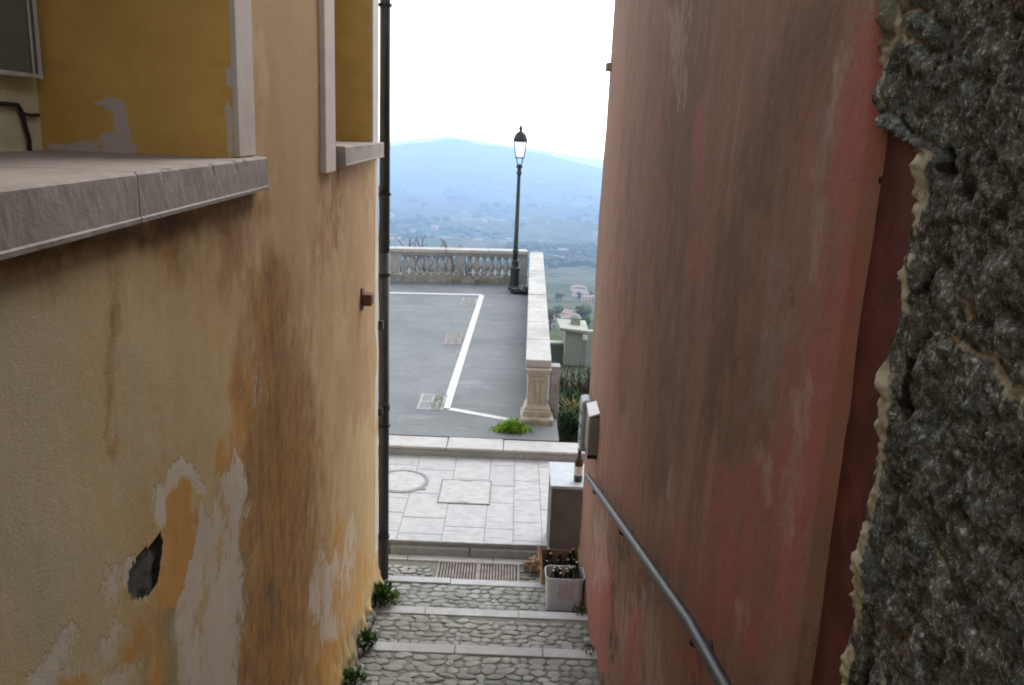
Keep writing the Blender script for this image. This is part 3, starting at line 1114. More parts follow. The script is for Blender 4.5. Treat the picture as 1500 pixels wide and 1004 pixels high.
idx = {}
for i in range(ns + 1):
    for j in range(ms + 1):
        y, z = SY0 + i * dy, SZ0 + j * dy
        e = stone_edge(z)
        din = e - y                       # distance inside the patch
        P = Vector((0, y, z))
        wv = .35 * noise.noise(P * 6) + .12 * noise.noise(P * 19)
        vd, vp = noise.voronoi(Vector((1.3, y * 5.2 + wv, z * 7.0 + wv)), distance_metric='DISTANCE', exponent=2)
        lump = vd[1] - vd[0]
        face = noise.noise(vp[0] * 13.1)             # each stone sits at its own depth and leans its own way
        lean_ = noise.noise(vp[0] * 7.7) * (y * 5.2 + wv - vp[0].y) + noise.noise(vp[0] * 5.3) * (z * 7 + wv - vp[0].z)
        cell2 = noise.voronoi(Vector((4.1, y * 42, z * 42)))[0]
        tk = max(0, min(1, (z - 4.15) / .3))
        d = (.009 + .012 * tk) * min(1, lump * 4.5) ** .6 + (.007 + .007 * tk) * face + (.008 + .010 * tk) * lean_ + .011 * fbm(P * 9, 3) + .0085 * fbm(P * 30, 4) + .006 * (cell2[1] - cell2[0]) + .005 * noise.noise(P * 80)
        big = max(0, min(1, (z - 4.25) / .25)) * max(0, 1 - din / .28)
        d += big * (.02 * fbm(P * 9 + Vector((2, 0, 0)), 3))
        # mortar fillet just inside the ragged edge
        fil = max(0, 1 - abs(din - .022) / .05) * max(0, min(1, .75 + 1.5 * noise.noise(P * 9) + .7 * noise.noise(P * 30)))
        d += .008 * fil * (1 + .8 * noise.noise(P * 45))
        gap = max(0, 1 - abs(din - .10) / .035) * (.5 + noise.noise(P * 6))
        d -= .03 * max(0, gap)
        x = RWX + .026 - d
        if din < 0:
            x = RWX + .02 + min(.03, -din * 3)
        elif y > 1.65 and z < 4.28:
            x = min(x, RWX + .018)
        vs.append((x, y, z))
        moss.append(max(big, max(0, .5 * noise.noise(P * 5 + Vector((9, 0, 0))))))
        mort.append(max(0, fil * (1.0 if z < 4.2 else .35), .62 * max(0, 1 - lump * 7) * (.5 + noise.noise(P * 4))))
        dark.append(max(0, min(1, gap * .9 + max(0, 1 - lump * 10) * .5)))  # shade inside crevices and gaps, put into the stone colour
for i in range(ns):
    for j in range(ms):
        y, z = SY0 + (i + .5) * dy, SZ0 + (j + .5) * dy
        if stone_edge(SZ0 + j * dy) - y < -.012:
            continue
        a = i * (ms + 1) + j
        fs.append((a, a + 1, a + ms + 2, a + ms + 1))
b = MB()
b.add(vs, fs)
b.attr = {'m_moss': moss, 'm_mortar': mort, 'm_dark': dark}
o = b.build('masonry_face', M['rock'], None, smooth=True)
child(o, stone)
b = MB()
b.box(RWX + .13, 9, -4, 1.89, -.45, 6.5)
b.box(RWX - .012, RWX + .13, -4, SY0 + .01, -.45, 6.5)
b.box(RWX - .012, RWX + .13, SY0 + .011, 1.7, -.45, SZ0 + .01)
b.box(RWX - .012, RWX + .13, SY0 + .011, 1.89, SZ1 - .01, 6.5)
o = b.build('wall_body', M['rock'])
child(o, stone)

# ================================================================== HANDRAIL
rail = thing('handrail', 'dark steel handrail running down the red wall', 'handrail', (RWX - .075, 4, 1.3))
rx = RWX - .075


def onrail(px_, py_):
    r = ray(px_, py_)
    t = rx / r.x
    return (rx, r.y * t, EYE + r.z * t)


rp = [onrail(860, 697), onrail(866, 706), onrail(880, 728), onrail(900, 759), onrail(930, 800), onrail(960, 842), onrail(990, 887), onrail(1010, 913),
      onrail(1030, 938), onrail(1058, 970)]
rp = [Vector(p) for p in rp]
# straighten the two runs
ya, yz = rp[0], rp[7]
pts = [ya.lerp(yz, k / 12) for k in range(13)]
e2 = Vector((rx, .4, yz.z + (yz.y - .4) * .20))
pts += [yz.lerp(e2, k / 6) for k in range(1, 7)]
b = MB()
b.tube(pts, .0245, 14)
child(b.build('rail', M['rail'], None, smooth=True), rail)
for py_ in (yz.y - .06, 4.75, 6.35, .9):
    # height on the rail
    best = min(range(len(pts) - 1), key=lambda k: abs((pts[k].y + pts[k + 1].y) / 2 - py_))
    a, c = pts[best], pts[best + 1]
    t = (py_ - a.y) / (c.y - a.y)
    zz = a.z + (c.z - a.z) * t
    b = MB()
    b.tube([(rx, py_, zz - .02), (rx, py_, zz - .06), (rx + .03, py_, zz - .075), (RWX + .005, py_, zz - .075)], .009, 8)
    b.tube([(RWX - .008, py_, zz - .075), (RWX + .012, py_, zz - .075)], .032, 12)
    child(b.build('bracket', M['bracket'], None, smooth=False), rail)

# ================================================================== STEPPED PATH
path = bpy.data.objects.new('stepped_path', None)
COL.objects.link(path)
tag(path, 'cobbled stepped path with pale stone step edges going down the alley', 'path', None, 'structure')
LAND = -.34
rises = [(-.17, 850, 858.5), (-.01, 893, 904), (.15, 947, 960)]
edges = []
for z, pa, pb in rises:
    edges.append((z, atz(700, pa, z).y, atz(700, pb, z).y))
z, yf, yn = edges[-1]
while yf > -3.5:
    z += .16
    yf, yn = yf - .8, yn - .8
    edges.append((z, yf, yn))
random.seed(11)


def cobbles(mb, tint, x0, x1, y0, y1, z, keep=None):
    """rounded river stones bedded in rows"""
    y = y0
    sd = random.random() * 100
    while y < y1 - .02:
        rowd = random.uniform(.062, .098)
        x = x0 - random.uniform(0, .1)
        while x < x1:
            wx = random.uniform(.06, .17)
            cy = y + rowd * .5 + random.uniform(-.016, .016)
            cx = x + wx / 2
            if x0 - .02 < cx < x1 + .02 and (not keep or keep(cx, cy)) and cy + rowd * .35 < y1 + .01:
                n0 = len(mb.v)
                rz = random.uniform(.002, .009)
                a = random.uniform(-.35, .35)
                n, m = 11, 4
                vs, fs = [], []
                sd += 1.7
                hx, hy = wx * .52 * random.uniform(.84, 1.04), rowd * .54 * random.uniform(.78, 1.06)
                for jj in range(m + 1):
                    th = (PI * .62) * jj / m
                    for k in range(n):
                        ph = 2 * PI * k / n
                        q = 1 + .34 * noise.noise(Vector((math.cos(ph) * 1.4, math.sin(ph) * 1.4, sd)))
                        ux, uy = math.sin(th) ** .8 * math.cos(ph) * hx * q, math.sin(th) ** .8 * math.sin(ph) * hy * q
                        vs.append((cx + ux * math.cos(a) - uy * math.sin(a), cy + ux * math.sin(a) + uy * math.cos(a),
                                   z + rz * math.cos(th) + .002 * noise.noise(Vector((ux * 40, uy * 40, sd)))))
                for jj in range(m):
                    for k in range(n):
                        fs.append((jj * n + k, (jj + 1) * n + k, (jj + 1) * n + (k + 1) % n, jj * n + (k + 1) % n))
                mb.add(vs, fs)
                tint.extend([random.random() ** 1.5] * (len(mb.v) - n0))
            x += wx * random.uniform(.93, 1.03)
        y += rowd * random.uniform(.86, .98)


XL = -1.32
for k, (z, yf, yn) in enumerate(edges):
    nxt = edges[k + 1][1] if k + 1 < len(edges) else yf - .8
    b = MB()
    # mortar bed, slightly uneven
    n = 40
    m = 14
    vs = [(XL + (RWX + .05 - XL) * i / n, nxt - .02 + (yn - nxt + .03) * j / m,
           z - .0015 + .005 * fbm((i * .4 + k, j * .5, k * 3.0), 3)) for i in range(n + 1) for j in range(m + 1)]
    fs = [(i * (m + 1) + j, (i + 1) * (m + 1) + j, (i + 1) * (m + 1) + j + 1, i * (m + 1) + j + 1) for i in range(n) for j in range(m)]
    b.add(vs, fs)
    o = b.build('mortar_bed', M['mortar'], None, smooth=True)
    o.parent = path
    b = MB()
    tint = []
    if yf > 3.0:
        cobbles(b, tint, XL + .04, RWX - .01, nxt + .0, yn - .02, z)
        b.attr['tint'] = tint
        o = b.build('cobbles', M['cobble'], None, smooth=True)
        o.parent = path
    cuts = [XL - .05]
    while cuts[-1] < RWX + .02:
        cuts.append(min(RWX + .02, cuts[-1] + random.uniform(.6, 1.2)))
    b = MB()
    for a, c in zip(cuts[:-1], cuts[1:]):
        dz = random.uniform(-.004, .004)
        b.box(a + .002, c - .002, yn + random.uniform(-.004, .004), yf, z - .24, z + .012 + dz)
    o = b.build('step_edge', M['nosing'], None, bevel=.009)
    o.parent = path
b = MB()
b.box(XL, RWX + .02, 7.3, 8.47, LAND - .1, LAND - .0062)
o = b.build('mortar_bed', M['mortar'])
o.parent = path
b = MB()
tint = []
gx0, gx1 = atz(643, 838, LAND).x - .03, atz(757, 838, LAND).x + .03
cobbles(b, tint, XL, RWX, 7.62, 8.3, LAND, keep=lambda x, y: not (gx0 - .06 < x < gx1 + .06))
b.attr['tint'] = tint
o = b.build('cobbles', M['cobble'], None, smooth=True)
o.parent = path

# gutter strip of pale stone and drain grate
yg0 = atz(700, 825, LAND).y
yk = atz(700, 817.5, LAND).y
b = MB()
x = -8.0
while x < 8:
    c = x + random.uniform(.55, 1.0)
    b.box(x + .003, c - .003, yg0, yk - .003, LAND - .1, LAND + .01 + random.uniform(-.003, .003))
    x = c
tag(b.build('gutter_strip', M['kerb'], None, bevel=.006), 'pale stone gutter strip at the foot of the near kerb', 'gutter', None, 'structure')

grate = thing('drain_grate', 'long rusty drain grate with close bars set at the foot of the steps', 'drain grate', ((gx0 + gx1) / 2, yg0 - .22, LAND))
hw = (gx1 - gx0) / 2
b = MB()
b.box(-hw, hw, -.24, -.21, -.03, .012)
b.box(-hw, hw, .185, .215, -.03, .012)
b.box(-hw, -hw + .03, -.21, .185, -.03, .012)
b.box(hw - .03, hw, -.21, .185, -.03, .012)
b.build('frame', M['grate'], grate, bevel=.003)
b = MB()
x = -hw + .045
while x < hw - .04:
    b.box(x, x + .017, -.209, .184, -.025, .008)
    x += .031
b.box(-.02, .02, -.209, .184, -.024, .009)
b.build('bars', M['grate'], grate)
b = MB()
b.box(-hw + .01, hw - .01, -.2, .2, -.0055, -.0045)  # thin near-black sheet standing in for the shade inside the drain
b.build('pit', M['pit'], grate)

# ================================================================== STREET AND KERBS
STZ0, STZ1 = -.18, -.13           # near edge and at the far kerb
KY = atz(700, 658, 0).y           # far kerb's front face
yn_s = yk


def stz(y):
    return STZ0 + (STZ1 - STZ0) * (y - yn_s) / (KY - yn_s)


def slab_field(name, x0, x1, y0, y1, wr, lr, zf, gap, mat, jmat, label, cat, cols=True, zj=.003, skip=None, amp=1.0, e=.005, jd=.008):
    """slabs laid in courses with open joints; one sheet of paving"""
    b, tint = MB(), []
    a0 = x0 if cols else y0
    end = x1 if cols else y1
    while a0 < end - .02:
        a1 = min(end, a0 + random.uniform(*wr))
        s0 = (y0 if cols else x0) - random.uniform(0, lr[1])
        lim = y1 if cols else x1
        lo = y0 if cols else x0
        while s0 < lim:
            s1 = s0 + random.uniform(*lr)
            p, q = max(lo, s0), min(lim, s1)
            if q - p > .03:
                X0, X1, Yy0, Yy1 = (a0, a1, p, q) if cols else (p, q, a0, a1)
                if not (skip and skip((X0 + X1) / 2, (Yy0 + Yy1) / 2)):
                    g2 = gap / 2
                    dz = random.uniform(-zj, zj)
                    tx = random.uniform(-zj, zj)
                    xs = (X0 + g2, X1 - g2)
                    yy = (Yy0 + g2, Yy1 - g2)
                    vs = []
                    for (ix, iy) in ((0, 0), (1, 0), (1, 1), (0, 1)):
                        vs.append((xs[ix], yy[iy], zf(yy[iy]) - .03))
                    for (ix, iy) in ((0, 0), (1, 0), (1, 1), (0, 1)):
                        vs.append((xs[ix], yy[iy], zf(yy[iy]) - e + dz + tx * (ix - .5)))
                    for (ix, iy) in ((0, 0), (1, 0), (1, 1), (0, 1)):
                        vs.append((xs[ix] + e * (1 - 2 * ix), yy[iy] + e * (1 - 2 * iy), zf(yy[iy]) + dz + tx * (ix - .5)))
                    fs = [(8, 9, 10, 11)]
                    for k in range(4):
                        kk = (k + 1) % 4
                        fs += [(k, kk, 4 + kk, 4 + k), (4 + k, 4 + kk, 8 + kk, 8 + k)]
                    b.add(vs, fs)
                    tint.extend([random.random() * amp] * 12)
            s0 = s1
        a0 = a1
    b.attr['tint'] = tint
    root = b.build(name, mat)
    tag(root, label, cat, None, 'structure')
    j = MB()
    j.add([(x0, y0, zf(y0) - jd), (x1, y0, zf(y0) - jd), (x1, y1, zf(y1) - jd), (x0, y1, zf(y1) - jd)], [(0, 1, 2, 3)])
    o = j.build('joint_bed', jmat)
    o.parent = root
    return root


random.seed(5)
yf_k = atz(700, 796, STZ0).y
slab_field('street', -14, 14, yf_k, KY + .01, (.3, .5), (.3, .8), stz, .004, M['street'], M['joint'],
           'white stone paved street crossing the foot of the alley', 'street', zj=.002)
b = MB()
b.box(-14, 14, yf_k + .014, yf_k + .3, STZ0 - .09, STZ0 - .032)
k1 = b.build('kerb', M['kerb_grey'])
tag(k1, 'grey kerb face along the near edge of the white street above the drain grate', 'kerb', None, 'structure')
b = MB()
x = -14.0
while x < 14:
    c = x + random.uniform(.5, 1.0)
    b.box(x + .003, c - .003, yk - .0 + random.uniform(-.003, .003), yf_k + .3, LAND - .05, aty(700, 805, yk).z)
    x = c
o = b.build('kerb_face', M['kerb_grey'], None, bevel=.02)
o.parent = k1
b = MB()
x = -14.0
joints = [atz(655, 650, 0).x]
while joints[0] > -14:
    joints.insert(0, joints[0] - random.uniform(.75, 1.3))
while joints[-1] < 14:
    joints.append(joints[-1] + random.uniform(.75, 1.3))
for a, c in zip(joints[:-1], joints[1:]):
    b.box(a + .003, c - .003, KY + random.uniform(-.006, .006), KY + .42 + random.uniform(-.015, .01), -.045, random.uniform(-.003, .004))
k2 = b.build('kerb', M['kerb'], None, bevel=.018)
tag(k2, 'broad white kerb between the street and the grey terrace', 'kerb', None, 'structure')
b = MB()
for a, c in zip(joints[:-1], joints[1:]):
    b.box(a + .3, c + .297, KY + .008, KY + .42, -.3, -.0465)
o = b.build('kerb_face', M['kerb_grey'], None, bevel=.004)  # front face coloured greyer than the top to stand in for shade
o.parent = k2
TY0 = KY + .44

# covers in the street
mc = thing('manhole_cover', 'round stone-filled manhole cover in the white street by the downpipe', 'manhole cover')
c = atz(588, 706, -.155)
rad = atz(626, 706, -.155).x - c.x
mc.location = (c.x, c.y, stz(c.y) + .003)
SLOPE = math.atan((STZ1 - STZ0) / (KY - yn_s))
mc.rotation_euler = (SLOPE, 0, 0)
b = MB()
b.lathe([(rad - .012, -.02), (rad + .022, -.02), (rad + .022, .007), (rad - .012, .007)], 48)
b.v = b.v
b2 = MB()
n = 48
vs = []
for r_, zz in ((rad - .02, .0065), (rad + .02, .0065), (rad + .02, -.02), (rad - .02, -.02)):
    vs += [(r_ * math.cos(2 * PI * k / n), r_ * math.sin(2 * PI * k / n), zz) for k in range(n)]
fs = [(q * n + k, q * n + (k + 1) % n, ((q + 1) % 4) * n + (k + 1) % n, ((q + 1) % 4) * n + k) for q in range(4) for k in range(n)]
b2.add(vs, [tuple(reversed(f)) for f in fs])
b2.build('rim', M['iron'], mc)
b = MB()
b.lathe([(rad - .03, -.02), (rad - .03, .004), (rad - .034, .006)], 48)
lid = b.build('lid', M['street'], mc)
b = MB()
b.box(rad * .62, rad * 1.02, -rad * .72, -rad * .60, -.01, .0085)
b.build('lifting_lug', M['iron'], mc, bevel=.004)

sc_ = thing('manhole_cover', 'rectangular stone-filled cover with thin dark rim in the middle of the street', 'manhole cover')
pts4 = [atz(640, 737, -.16), atz(718, 737, -.16), atz(716, 703, -.15), atz(640, 703, -.15)]
cx = (pts4[0].x + pts4[1].x) / 2
cy = (pts4[0].y + pts4[3].y) / 2
hwx, hwy = (pts4[1].x - pts4[0].x) / 2, (pts4[3].y - pts4[0].y) / 2
sc_.location = (cx, cy, stz(cy) + .002)
sc_.rotation_euler = (SLOPE, 0, 0)
b = MB()
t_ = .017
for x0, x1, y0, y1 in ((-hwx, hwx, -hwy, -hwy + t_), (-hwx, hwx, hwy - t_, hwy), (-hwx, -hwx + t_, -hwy + t_, hwy - t_), (hwx - t_, hwx, -hwy + t_, hwy - t_)):
    b.box(x0, x1, y0, y1, -.03, .008)
b.build('rim', M['iron'], sc_)
b = MB()
b.box(-hwx + t_ + .003, hwx - t_ - .003, -hwy + t_ + .003, hwy - t_ - .003, -.03, .0065)
b.build('lid', M['street'], sc_)
for ya_, yb2 in ((-hwy + t_, -hwy + t_ + .035), (hwy - t_ - .03, hwy - t_)):
    b = MB()
    b.box(-.06, .06, ya_, yb2, -.02, .0085)
    b.build('key_slot', M['iron'], sc_, bevel=.008)

# ================================================================== TERRACE
TX1 = .72
bal_a, bal_b = atz(570, 412, 0), atz(740, 415, 0)
bdir = (bal_b - bal_a).normalized()


def baly(x):
    return bal_a.y + (x - bal_a.x) * bdir.y / bdir.x


random.seed(9)
slab_field('terrace_paving', -14, TX1, TY0, 24.6, (.38, .55), (.5, 1.1), lambda y: 0.0, .003, M['terrace'], M['tjoint'],
           'blue grey stone slabs of the lookout terrace beyond the street', 'terrace', cols=False, zj=.0004, amp=.8, e=.001, jd=.0025)
b = MB()
b.box(-14, .66, TY0 + .01, 24.55, -8, -.03)
o = b.build('retaining_wall', M['ruin'])
tag(o, 'rough stone retaining wall under the terrace', 'retaining wall', None, 'structure')

lp = [atz(480, 427, .004), atz(706, 432, .004), atz(653, 598, .004), atz(768, 619, .004)]


def strip(b, a, c, w, z=.006, seg=1.0):
    a, c = Vector(a), Vector(c)
    Ld = (c - a).length
    d = (c - a).normalized()
    s_ = Vector((-d.y, d.x, 0)) * w / 2
    n = max(1, int(Ld / seg))
    for i in range(n):
        p, q = a + d * (Ld * i / n + .003), a + d * (Ld * (i + 1) / n - .003)
        b.prism([(p - s_)[:2], (q - s_)[:2], (q + s_)[:2], (p + s_)[:2]], -.02, z + random.uniform(-.001, .001))


b = MB()
dA = (lp[1] - lp[0]).normalized()
strip(b, lp[0] - dA * 6, lp[1], .14)
strip(b, lp[1] + (lp[2] - lp[1]).normalized() * .075, lp[2], .13)
strip(b, lp[2] + (lp[3] - lp[2]).normalized() * .07, lp[3], .12)
tag(b.build('inlaid_line', M['white_line'], None, bevel=.002), 'white stone line inlaid in the grey terrace in a bent path', 'paving line', None, 'structure')

# three square drain covers along the line
PATCH = [((633, 589), .42, .82, 'four panel drain cover with grass in its joints on the terrace nearest the kerb', 2),
         ((664, 497), .34, .95, 'worn brick-edged drain cover halfway along the white terrace line', 1),
         ((687, 443), .40, 1.0, 'mossy pale-rimmed drain cover at the far bend of the white line', 0)]
for (pp, wd, ln, lab, kind) in PATCH:
    c = atz(pp[0], pp[1], 0)
    t = thing('drain_cover', lab, 'drain cover', (c.x, c.y, 0), (0, 0, 0), 'drain covers in the terrace paving')
    h, l2 = wd / 2, ln / 2
    b = MB()
    e = .05
    for x0, x1, y0, y1 in ((-h, h, -l2, -l2 + e), (-h, h, l2 - e, l2), (-h, -h + e, -l2 + e, l2 - e), (h - e, h, -l2 + e, l2 - e)):
        b.box(x0, x1, y0, y1, -.02, .008)
    b.box(-.02, .02, -l2 + e, l2 - e, -.02, .007)
    b.box(-h + e, -.02, -.03, .03, -.02, .007)
    b.box(.02, h - e, -.03, .03, -.02, .007)
    b.build('rim', M['brick_red'] if kind == 1 else M['kerb_grey'], t, bevel=.004)
    for x0, x1 in ((-h + e + .004, -.024), (.024, h - e - .004)):
        for y0, y1 in ((-l2 + e + .004, -.034), (.034, l2 - e - .004)):
            b = MB()
            n = 4
            for k in range(n):
                yy0 = y0 + (y1 - y0) * k / n
                b.box(x0, x1, yy0 + .008, yy0 + (y1 - y0) / n - .008, -.02, .0055)
            b.build('panel', M['iron'] if kind != 1 else M['brick_red'], t)
    b = MB()
    random.seed(kind + 40)
    for _ in range(160 if kind != 1 else 40):
        side = random.random()
        x = random.uniform(.0, h) if kind == 2 else random.uniform(-h, h)
        y = random.uniform(-l2, l2)
        a = random.uniform(0, 2 * PI)
        b.leaf((x, y, .004), (math.cos(a), math.sin(a), .7), random.uniform(.02, .05), .012)
    b.build('grass', M['weed'], t)['kind'] = 'stuff'

# ================================================================== BALUSTRADE (far side)
ang = math.atan2(bdir.y, bdir.x)
BL = 9.0
b_end = Vector((.36, baly(.36), 0))
bal = thing('balustrade', 'weathered pale stone balustrade with turned balusters along the far terrace edge', 'balustrade',
            b_end, (0, 0, ang))
PH, BH, CH = .2, .60, .955        # plinth top, baluster top, cap top
b = MB()
b.box(-BL, 0, -.06, .36, -.1, PH - .05)
b.box(-BL, 0, -.03, .32, PH - .05, PH)
b.build('plinth', M['balu'], bal, bevel=.012)
b = MB()
b.box(-BL, 0, .0, .30, .745, .80)
b.box(-BL, 0, -.035, .335, .80, .835)
b.build('rail_moulding', M['balu'], bal, bevel=.01)
b = MB()
x = -BL
while x < 0:
    c = min(0, x + random.uniform(1.0, 1.6))
    b.box(x + .002, c - .002, -.08, .38, .835, CH - .02 + random.uniform(-.004, .004))
    x = c
b.build('cap', M['balcap'], bal, bevel=.018)
bprof = [(r_ * 1.16, z_) for r_, z_ in [(.075, PH), (.075, PH + .05), (.05, PH + .06), (.045, PH + .085), (.06, PH + .12), (.082, PH + .18), (.088, PH + .23), (.078, PH + .29), (.055, PH + .36),
         (.04, PH + .42), (.037, PH + .45), (.05, PH + .465), (.05, PH + .485), (.07, PH + .50), (.07, .745)]]
first = None
PW = 1.82
k = 0
xp = -.12
while xp > -BL:
    b = MB()
    b.box(xp - .12, xp + .12, .01, .29, PH, .745)
    b.box(xp - .08, xp + .08, .0, .012, PH + .07, .68)
    b.build('pier', M['balu'], bal, bevel=.008)
    for q in range(7):
        xb = xp - .245 - q * .2085 - .03
        if xb < -BL:
            break
        if first is None:
            b = MB()
            b.lathe(bprof, 16)
            first = b.build('baluster', M['balu'], bal, smooth=True, loc=(xb, .15, 0))
        else:
            o = first.copy()
            o.parent = bal
            o.location = (xb, .15, 0)
            o.rotation_euler = (0, 0, random.uniform(0, 6))
            COL.objects.link(o)
    xp -= PW

# ================================================================== SIDE PARAPET with end pillar
par = thing('parapet', 'white capped stone parapet along the right terrace edge ending in a fluted pillar', 'parapet', (.4, 18, 0))
pl0, pl1 = Vector((.215, 12.2, 0)), Vector((.40, 24.0, 0))
pr0, pr1 = Vector((.595, 12.2, 0)), Vector((.775, 24.1, 0))
b = MB()
N = 9
for i in range(N):
    t0, t1 = i / N, (i + 1) / N
    a, c = pl0.lerp(pl1, t0), pl0.lerp(pl1, t1)
    d, e = pr0.lerp(pr1, t0), pr0.lerp(pr1, t1)
    g = .003
    b.prism([(a.x, a.y + g), (d.x, d.y + g), (e.x, e.y - g), (c.x, c.y - g)], .82, .945 + random.uniform(-.004, .004))
child(b.build('cap', M['balcap'], None, bevel=.015), par)
b = MB()
b.prism([(.285, 12.4), (.525, 12.4), (.70, 24.3), (.47, 24.0)], 0, .818)
child(b.build('wall', M['balu']), par)
b = MB()
b.prism([(.25, 12.5), (.285, 12.5), (.465, 24.0), (.43, 24.0)], -.05, .2)
child(b.build('plinth', M['balu']), par)
pm = Matrix.Translation((.41, 12.3, 0))
b = MB()
b.lathe([(.205, .0), (.205, .17), (.185, .185), (.19, .21), (.175, .235), (.165, .25), (.15, .26), (.15, .70), (.16, .715), (.16, .74), (.185, .78), (.19, .818)], 4, pm, square=True)
pil = child(b.build('pillar', M['pillar'], None, bevel=.006), par)
b = MB()
for x in (-.085, 0, .085):
    b.box(x - .028, x + .028, -.164, -.148, .30, .62, pm)
b.box(-.10, .10, -.168, -.148, .64, .69, pm)
o = b.build('fluting', M['pillar'], None, bevel=.008)
child(o, par)
b = MB()
random.seed(3)
b.prism([(.17, 11.98), (.66, 11.98), (.66, 12.6), (.17, 12.6)], -.04, .09)
child(b.build('footing', M['pillar'], None, bevel=.025), par)
# ragged rubble end beside the pillar
b = MB()
zz = -.3
while zz < .72:
    h = random.uniform(.06, .12)
    xx = .60
    while xx < .73:
        wv = random.uniform(.07, .16)
        d_ = random.uniform(-.02, .02)
        b.box(xx + .002, min(xx + wv, .745) - .002, 12.36 + d_, 12.6, zz + .002, zz + h - .002)
        xx += wv
    zz += h
child(b.build('rubble_end', M['balu'], None, bevel=.014), par)

# ================================================================== STREET LAMP
lx, ly = .012, 23.15
lb = aty(753, 424, ly)
lamp = thing('street_lamp', 'tall dark iron street lamp with glass lantern in the terrace corner', 'street lamp', (lb.x, ly, 0))
b = MB()
b.lathe([(.17, 0), (.17, .06), (.14, .08), (.125, .12), (.125, .52), (.14, .55), (.14, .60), (.10, .63), (.09, .72), (.105, .75), (.105, .79), (.075, .83)], 20)
b.build('base', M['lamp'], lamp, smooth=False, bevel=.004)
HT = 4.36
lean = .012
b = MB()
b.tube([(0, 0, .82), (lean * .3, 0, 1.2), (lean, 0, 3.18)], [.07, .062, .048], 16)
b.lathe([(.05, 1.02), (.082, 1.05), (.082, 1.08), (.06, 1.12)], 16)
b.lathe([(.052, 2.06), (.06, 2.08), (.052, 2.10)], 16, Matrix.Translation((lean * .6, 0, 0)))
b.build('pole', M['lamp'], lamp, smooth=True)
b = MB()
b.lathe([(.05, 3.1), (.075, 3.13), (.06, 3.2), (.05, 3.26), (.085, 3.3), (.085, 3.34), (.05, 3.38)], 16, Matrix.Translation((lean, 0, 0)))
for k in range(4):
    a = PI / 4 + k * PI / 2
    b.tube([(lean + .04 * math.cos(a), .04 * math.sin(a), 3.34), (lean + .10 * math.cos(a), .10 * math.sin(a), 3.44), (lean + .115 * math.cos(a), .115 * math.sin(a), 3.58)], .013, 6)
b.build('bracket', M['lamp'], lamp)
lan = thing('lantern', None, None, (lean, 0, 0))
lan.parent = lamp
Z0, Z1 = 3.55, 3.98
r0, r1 = .105, .17
b = MB()
b.lathe([(r0 - .012, Z0 + .01), (r1 - .012, Z1 - .01)], 4, None, square=True)
b.build('glass', M['glass'], lan)
b = MB()
for k in range(4):
    sx, sy = (1, 1, -1, -1)[k], (1, -1, -1, 1)[k]
    b.tube([(sx * r0, sy * r0, Z0), (sx * r1, sy * r1, Z1)], .013, 6)
for zz, rr in ((Z0, r0), (Z1, r1)):
    q = rr + .014
    b.box(-q, q, -q, -q + .028, zz - .014, zz + .014)
    b.box(-q, q, q - .028, q, zz - .014, zz + .014)
    b.box(-q, -q + .028, -q + .028, q - .028, zz - .014, zz + .014)
    b.box(q - .028, q, -q + .028, q - .028, zz - .014, zz + .014)
b.build('frame', M['lamp'], lan)
b = MB()
b.lathe([(.185, Z1 + .016), (.19, Z1 + .04), (.172, Z1 + .10), (.135, Z1 + .18), (.075, Z1 + .235), (.04, Z1 + .25), (.035, Z1 + .28), (.062, Z1 + .30), (.062, Z1 + .325), (.03, Z1 + .345),
         (.042, Z1 + .37), (.02, Z1 + .40)], 20)
for k in range(4):
    a = PI / 4 + k * PI / 2
    b.tube([(.2 * math.cos(a), .2 * math.sin(a), Z1 + .02), (.225 * math.cos(a), .225 * math.sin(a), Z1 + .06)], .012, 6)
b.build('cap', M['lamp'], lan, smooth=False)

# rubbish bags at the foot of the lamp
random.seed(21)
for (pp, r_, lab) in (((757, 430), (.17, .14, .09), 'black rubbish bag slumped against the lamp base'),
                      ((768, 431), (.16, .16, .12), 'black rubbish bag wedged between the lamp and the white parapet')):
    c = atz(pp[0], pp[1], 0)
    b = MB()
    b.blob((0, 0, r_[2] * .8), r_, seed=random.random() * 30, n=22, m=14, amp=.45, freq=2.6)
    b.lathe([(.05, r_[2] * 1.55), (.02, r_[2] * 1.75), (.05, r_[2] * 2.0)], 8)
    tag(b.build('rubbish_bag', M['bag'], None, smooth=True, loc=(c.x, c.y, 0)), lab, 'rubbish bag', 'rubbish bags by the lamp')

# ================================================================== GREY PEDESTAL, METER BOXES, BOTTLES
fa, fb = aty(807, 712, 8.2), aty(858, 714, 8.2)
PT = fa.z
ped = thing('low_pedestal', 'grey rendered block with pale slab top at the end of the red wall', 'pedestal', (.64, 8.5, LAND))
b = MB()
b.box(fa.x + .012, RWX + .06, 8.215, 8.85, LAND - .02, PT - .035)
child(b.build('body', M['box_grey'], None, bevel=.008), ped)
b = MB()
b.box(fa.x, RWX + .075, 8.2, 8.87, PT - .034, PT)
child(b.build('top_slab', M['box_top'], None, bevel=.006), ped)

